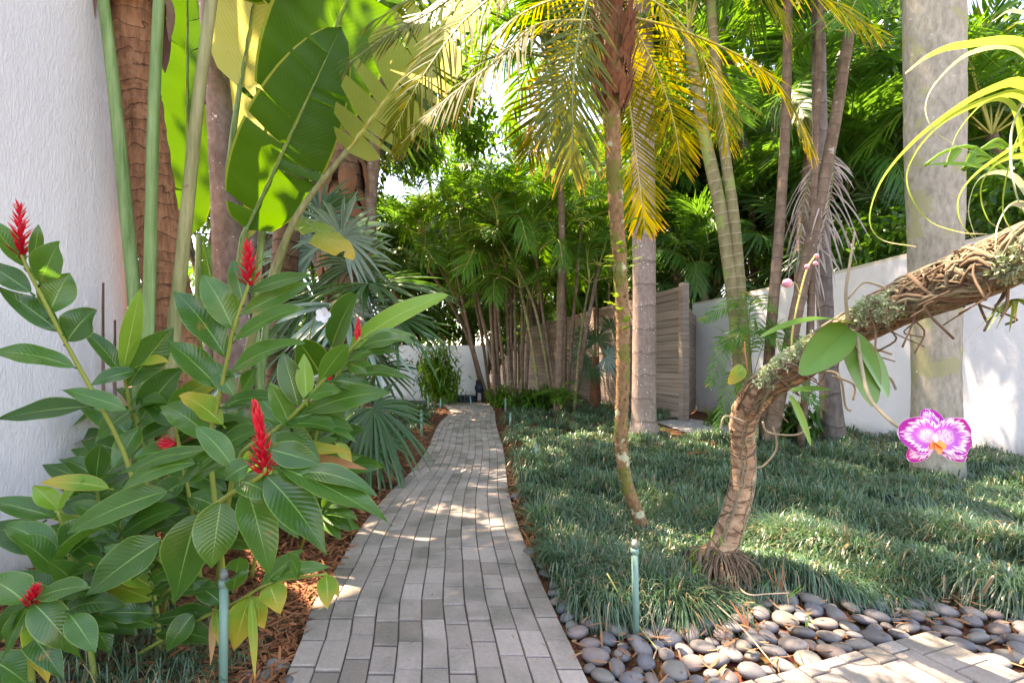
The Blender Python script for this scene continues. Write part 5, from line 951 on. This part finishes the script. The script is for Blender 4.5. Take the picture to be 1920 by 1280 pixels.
def tufts(mb, X, Y, per, L0, wd, mound=.04, combed=.45, mat=0):
    n = len(X); az = rs.rand(n) * 6.28; sw = np.sin(X * 3.1 + 1.7 * np.sin(Y * 2.3)) * 3.0 + np.cos(Y * 2.7 + X) * 2
    hz = mound * (.5 + .5 * np.sin(X * 7 + 2 * np.sin(Y * 5)))
    k = np.repeat(np.arange(n), per); m = len(k); a = rs.rand(m) * 6.28; dirx = np.cos(a) + combed * np.cos(sw[k]) * 1.6; diry = np.sin(a) + combed * np.sin(sw[k]) * 1.6
    ln = .15 + .75 * rs.rand(m); D = np.stack([dirx * ln, diry * ln, np.full(m, 1.0)], -1)
    p = np.stack([X[k] + np.cos(a) * .055 * rs.rand(m), Y[k] + np.sin(a) * .055 * rs.rand(m), hz[k] - .02], -1)
    sc = np.clip(.75 + .09 * Y[k], .8, 2.2); tone = rs.rand(n)
    V, Fc, L = ribbons(p, D, np.stack([-np.sin(a), np.cos(a), .3 + 0 * a], -1) * 0 + np.stack([dirx, diry, 1.5 + 0 * a], -1), L0 * (.7 + .6 * rs.rand(m)), wd * sc, np.clip(.8 + .35 * np.sin(X * 5.1 + Y * 3.3)[k] + .6 * rs.rand(m), .5, 1.7), 4, lambda t: np.array([.7, 1, .9, .6, .05]), rnd=np.where(rs.rand(m) < np.where(Y[k] < 2.9, .10, .05), .98, np.clip(tone[k] * .6 + rs.rand(m) * .45, 0, .95)))
    mb.add(V, Fc, L, mat)
mb = MB()
def sampleYX(n, y0, y1, u0, u1):
    Y = y0 * (y1 / y0) ** (rs.rand(n) ** 1.0); u = u0 + (u1 - u0) * rs.rand(n); return (u - 960) / F * Y, Y
X, Y = sampleYX(7400, 2.0, 15.0, 925, 2080); ok = lawn_ok(X, Y); X, Y = X[ok], Y[ok]
nr_ = Y < 4.2; tufts(mb, X[nr_], Y[nr_], 32, .31, .0056, .10, .35); tufts(mb, X[~nr_], Y[~nr_], 18, .32, .0080, .10, .4)
X, Y = sampleYX(2200, 1.98, 2.6, 1040, 2000); ok = lawn_ok(X, Y); tufts(mb, X[ok], Y[ok], 14, .21, .0048)
kind(mb.obj("mondo_grass", M['grass']), "stuff")
mb = MB()
X, Y = sampleYX(2600, 4.0, 14.0, 560, 860); u, v = px(X, Y); e = pl(v) - np.interp(v, [750, 800, 850, 930], [10, 42, 60, 72]); ok = (u < e) & (u > e - np.interp(v, [745, 800, 860, 930], [120, 90, 100, 60])) & (v > 745)
tufts(mb, X[ok], Y[ok], 12, .22, .0075)
X = -1.75 + rs.rand(170) * 1.0; Y = 1.5 + rs.rand(170) * .6; ok = X < -.98 + (Y - 1.55) * .1; tufts(mb, X[ok], Y[ok], 12, .28, .0040)
X, Y = sampleYX(260, 12.2, 14.2, 730, 1010); u, v = px(X, Y); ok = ((u < pl(v) - 6) | (u > pr(v) + 14)) ; tufts(mb, X[ok], Y[ok], 14, .22, .012)
kind(mb.obj("border_grass", M['grass']), "stuff")
# mulch chips on both sides of the path and through the left bed
mb = MB()
def chips(X, Y, L0, z=.012):
    n = len(X); a = rs.rand(n) * 6.28; D = np.stack([np.cos(a), np.sin(a), rs.randn(n) * .25], -1)
    V, Fc, L = ribbons(np.stack([X, Y, z + rs.rand(n) * .022], -1), D, np.stack([rs.randn(n) * .5, rs.randn(n) * .5, np.ones(n)], -1), L0 * (.5 + rs.rand(n)), L0 * .16 * (.5 + rs.rand(n)), rs.randn(n) * .1, 2, lambda t: np.array([.6, 1, .5])); mb.add(V, Fc, L)
X, Y = sampleYX(15000, 1.5, 13.5, 380, 1060); u, v = px(X, Y); ok = ((u < pl(v) - 2) & (u > pl(v) - 240)) | ((u > pr(v) + 2) & (u < pr(v) + 45) & (v < 1060)); 
near = Y < 3.4; chips(X[ok & near], Y[ok & near], .055); chips(X[ok & ~near], Y[ok & ~near], .085)
X = -2.5 + rs.rand(7000) * 2.2; Y = 1.5 + rs.rand(7000) * 1.9; u, v = px(X, Y); ok = u < pl(v) - 2; chips(X[ok], Y[ok], .055)
X, Y = sampleYX(900, 6.3, 7.6, 1450, 1680); ok = lawn_ok(X, Y) & (np.hypot(X - t_grey.location.x, Y - t_grey.location.y) < .6); chips(X[ok], Y[ok], .09, .03)
kind(mb.obj("wood_mulch", M['chip']), "stuff")
mb = MB()
X, Y = sampleYX(330, 1.6, 2.25, 1060, 2000); u, v = px(X, Y); ok = ~((np.stack([X, Y], -1) - B) @ ex > -.02) | ~((np.stack([X, Y], -1) - B) @ ey > -.02); ok &= (v > np.interp(u, FV[:, 0], FV[:, 1]) - 25) & (u > pr(v) + 8); chips(X[ok], Y[ok], .05, .02)
X, Y = sampleYX(160, 2.12, 2.3, 1760, 2000); chips(X, Y, .05, .03)
X, Y = sampleYX(90, 1.7, 9, 700, 1080); u, v = px(X, Y); ok = (u > pl(v)) & (u < pr(v)); chips(X[ok], Y[ok], .022, .023)
kind(mb.obj("leaf_litter", M['litter']), "stuff")

# ------------------------------------------------------------------ river pebbles, each one a stone of its own
def pebble_mesh(i, mat):
    n, m = 14, 9; th = np.linspace(0, np.pi, m); ph = np.arange(n) / n * 2 * np.pi; c = rs.rand(3) * 6
    T_, P_ = np.meshgrid(th, ph, indexing='ij'); r = 1 + .06 * np.sin(P_ * 2 + c[0]) + .05 * np.sin(P_ * 3 + c[1]) * np.sin(T_)
    V = np.stack([r * np.sin(T_) * np.cos(P_) * 1.0, r * np.sin(T_) * np.sin(P_) * (.66 + .2 * rs.rand()), np.sign(np.cos(T_)) * np.abs(np.cos(T_)) ** 1.0 * (.36 + .10 * rs.rand())], -1)
    mb = MB(); mb.add(V.reshape(-1, 3), gridF(m, n, True)[:, ::-1]); return mb.mesh("river_pebble", mat)
PM = [[pebble_mesh(i, m) for i in range(4)] for m in M['pebble']]
CN = ["grey", "bluish grey", "olive grey", "brownish grey"]
placed = []
def in_pad(p): r = p - B; return (r @ ex > -.02) and (r @ ey > -.02)
def zone(u, v):
    if u < 600: return "at the left edge of the path beside the mulch"
    if v < 1120 and u < 1130: return "in the strip between path and grass"
    if u < 1160: return "along the path edge by the bottom of the photo"
    if u < 1300: return "around the foot of the green sprinkler riser"
    if u < 1480: return "in the bed below the curved trunk"
    if u < 1700: return "in the bed between the grass and the paved pad"
    return "beyond the paved pad's corner near the right edge"
cnt = 0
def try_pebble(X, Y, r, z=0.0, gapf=.80):
    global cnt
    for (x, y, q) in placed:
        if math.hypot(x - X, (y - Y)) < (r + q) * gapf: return
    placed.append((X, Y, r)); k = rs.choice(4, p=[.42, .22, .2, .16]); u, v = px(X, Y)
    size = "large" if r > .052 else "small" if r < .036 else "medium"
    o = link("river_pebble", PM[k][rs.randint(4)], None, (X, Y, r * .24 + z), (rs.randn() * .16, rs.randn() * .16, rs.rand() * 6.28), r)
    tag(o, "%s smooth %s pebble %s" % (size, CN[k], zone(u, v)), "pebble", "river pebbles"); cnt += 1
for layer, (N_, r0, r1) in enumerate(((2600, .045, .056), (6000, .033, .045), (9000, .024, .033))):
    for i in range(N_):
        Y = 1.5 + rs.rand() * .9; u = 1000 + 1000 * rs.rand(); X = (u - 960) / F * Y; v = HOR + H * F / Y; r = r0 + (r1 - r0) * rs.rand()
        fr = np.interp(u, FV[:, 0], FV[:, 1])
        if cnt > 292 or v > 1345 or v < fr - 18 or u < pr(v) + r * F / Y * .75: continue
        if u > 1750 and v < 1148: continue
        if in_pad(np.array((X, Y))): continue
        if min(abs((np.array((X, Y)) - B) @ ex), 9) < r * .6 and (np.array((X, Y)) - B) @ ey > -r: 
            if (np.array((X, Y)) - B) @ ex > -r * .8: continue
        try_pebble(X, Y, r)
for u, v, r in ((1030, 1045, .05), (1015, 1062, .045), (1024, 1078, .042), (1034, 1100, .055), (1042, 1122, .052), (1012, 1040, .04), (520, 1252, .045), (500, 1276, .05), (462, 1276, .045), (540, 1285, .04), (968, 935, .07), (992, 1040, .05)):
    g = G(u, v); try_pebble(g[0], g[1], r, .0, .6)
# ------------------------------------------------------------------ twigs and odd blades
def twig(label, pts, r, cat="twig", name="dry_twig", mat='stick'):
    mb = MB(); addtube(mb, spline(pts, 14), np.linspace(r, r * .6, 14), 6); tag(mb.obj(name, M[mat]), label, cat)
twig("thin pale curved twig lying across the pebbles below the curved trunk", [G(1374, 1108) + (0, 0, .06), G(1400, 1142) + (0, 0, .07), G(1440, 1142) + (0, 0, .07), G(1480, 1140) + (0, 0, .07)], .004)
twig("long straight straw across the pebbles toward the bottom edge", [G(1330, 1150) + (0, 0, .07), G(1395, 1215) + (0, 0, .07), G(1450, 1278) + (0, 0, .06)], .0035)
twig("yellow dry stalk leaning across the grass behind the green riser", [P(1138, 1074, 2.05), P(1185, 1155, 1.98), G(1232, 1236) + (0, 0, .04)], .004, "stalk", "dry_stalk", 'rachis_y')
twig("short brown stick leaning in the grass edge near the right side", [G(1832, 1137) + (0, 0, .02), P(1862, 1080, 2.05)], .009)
twig("thin bent straw standing beside the riser on the pebbles", [G(1225, 1250) + (0, 0, .03), P(1234, 1200, 1.9), P(1222, 1150, 1.95)], .003)
def spray(label, base, tips, d, wd, mat, name, cat):
    t = thing(name, label, cat, base)
    for tu, tv in tips:
        e = P(tu, tv, d); mb = MB(); b = np.array(base); V, Fc, L = ribbons(b, e - b, (.3, -1, .2), np.linalg.norm(e - b), wd, .05, 5, lambda t: np.clip(1.05 - t, .05, 1) ** .6 * np.where(t < .1, .7, 1), fold=.3); mb.add(V, Fc, L); shift(mb.obj("blade", M[mat], t))
spray("rusty dry blade tuft beneath the curved trunk's roots", G(1402, 1190) + (0, 0, .02), [(1368, 1120), (1380, 1135), (1402, 1120), (1390, 1130), (1412, 1165)], 2.02, .012, 'straw', "dry_tuft", "plant")
spray("rusty dry blade tuft right of the curved trunk's roots", G(1462, 1120), [(1437, 1060), (1450, 1055), (1475, 1065), (1462, 1070), (1470, 1040)], 2.2, .012, 'straw', "dry_tuft", "plant")
spray("single rusty blade pair standing at the pebble edge", G(1546, 1105), [(1553, 1050), (1546, 1065)], 2.3, .012, 'straw', "dry_tuft", "plant")
spray("bright green seedling blades at the pebble edge", G(1468, 1128), [(1510, 1096), (1502, 1092), (1480, 1100)], 2.15, .012, 'green_blade', "seedling", "plant")
spray("single bright green blade sprouting between the pebbles", G(1512, 1184), [(1518, 1140), (1510, 1150)], 1.92, .011, 'green_blade', "seedling", "plant")
spray("bright green blade bent by the pebbles below the trunk", G(1325, 1155), [(1348, 1172), (1318, 1140)], 2.0, .013, 'green_blade', "seedling", "plant")
shrub("leafy_sprig", "fresh green sprig growing beside the curved trunk's root skirt", tuple(P(1310, 1075, 2.32) * (1, 1, 0)), .28, .07, 60, .05, M['fern'], 4, cat="sprig")
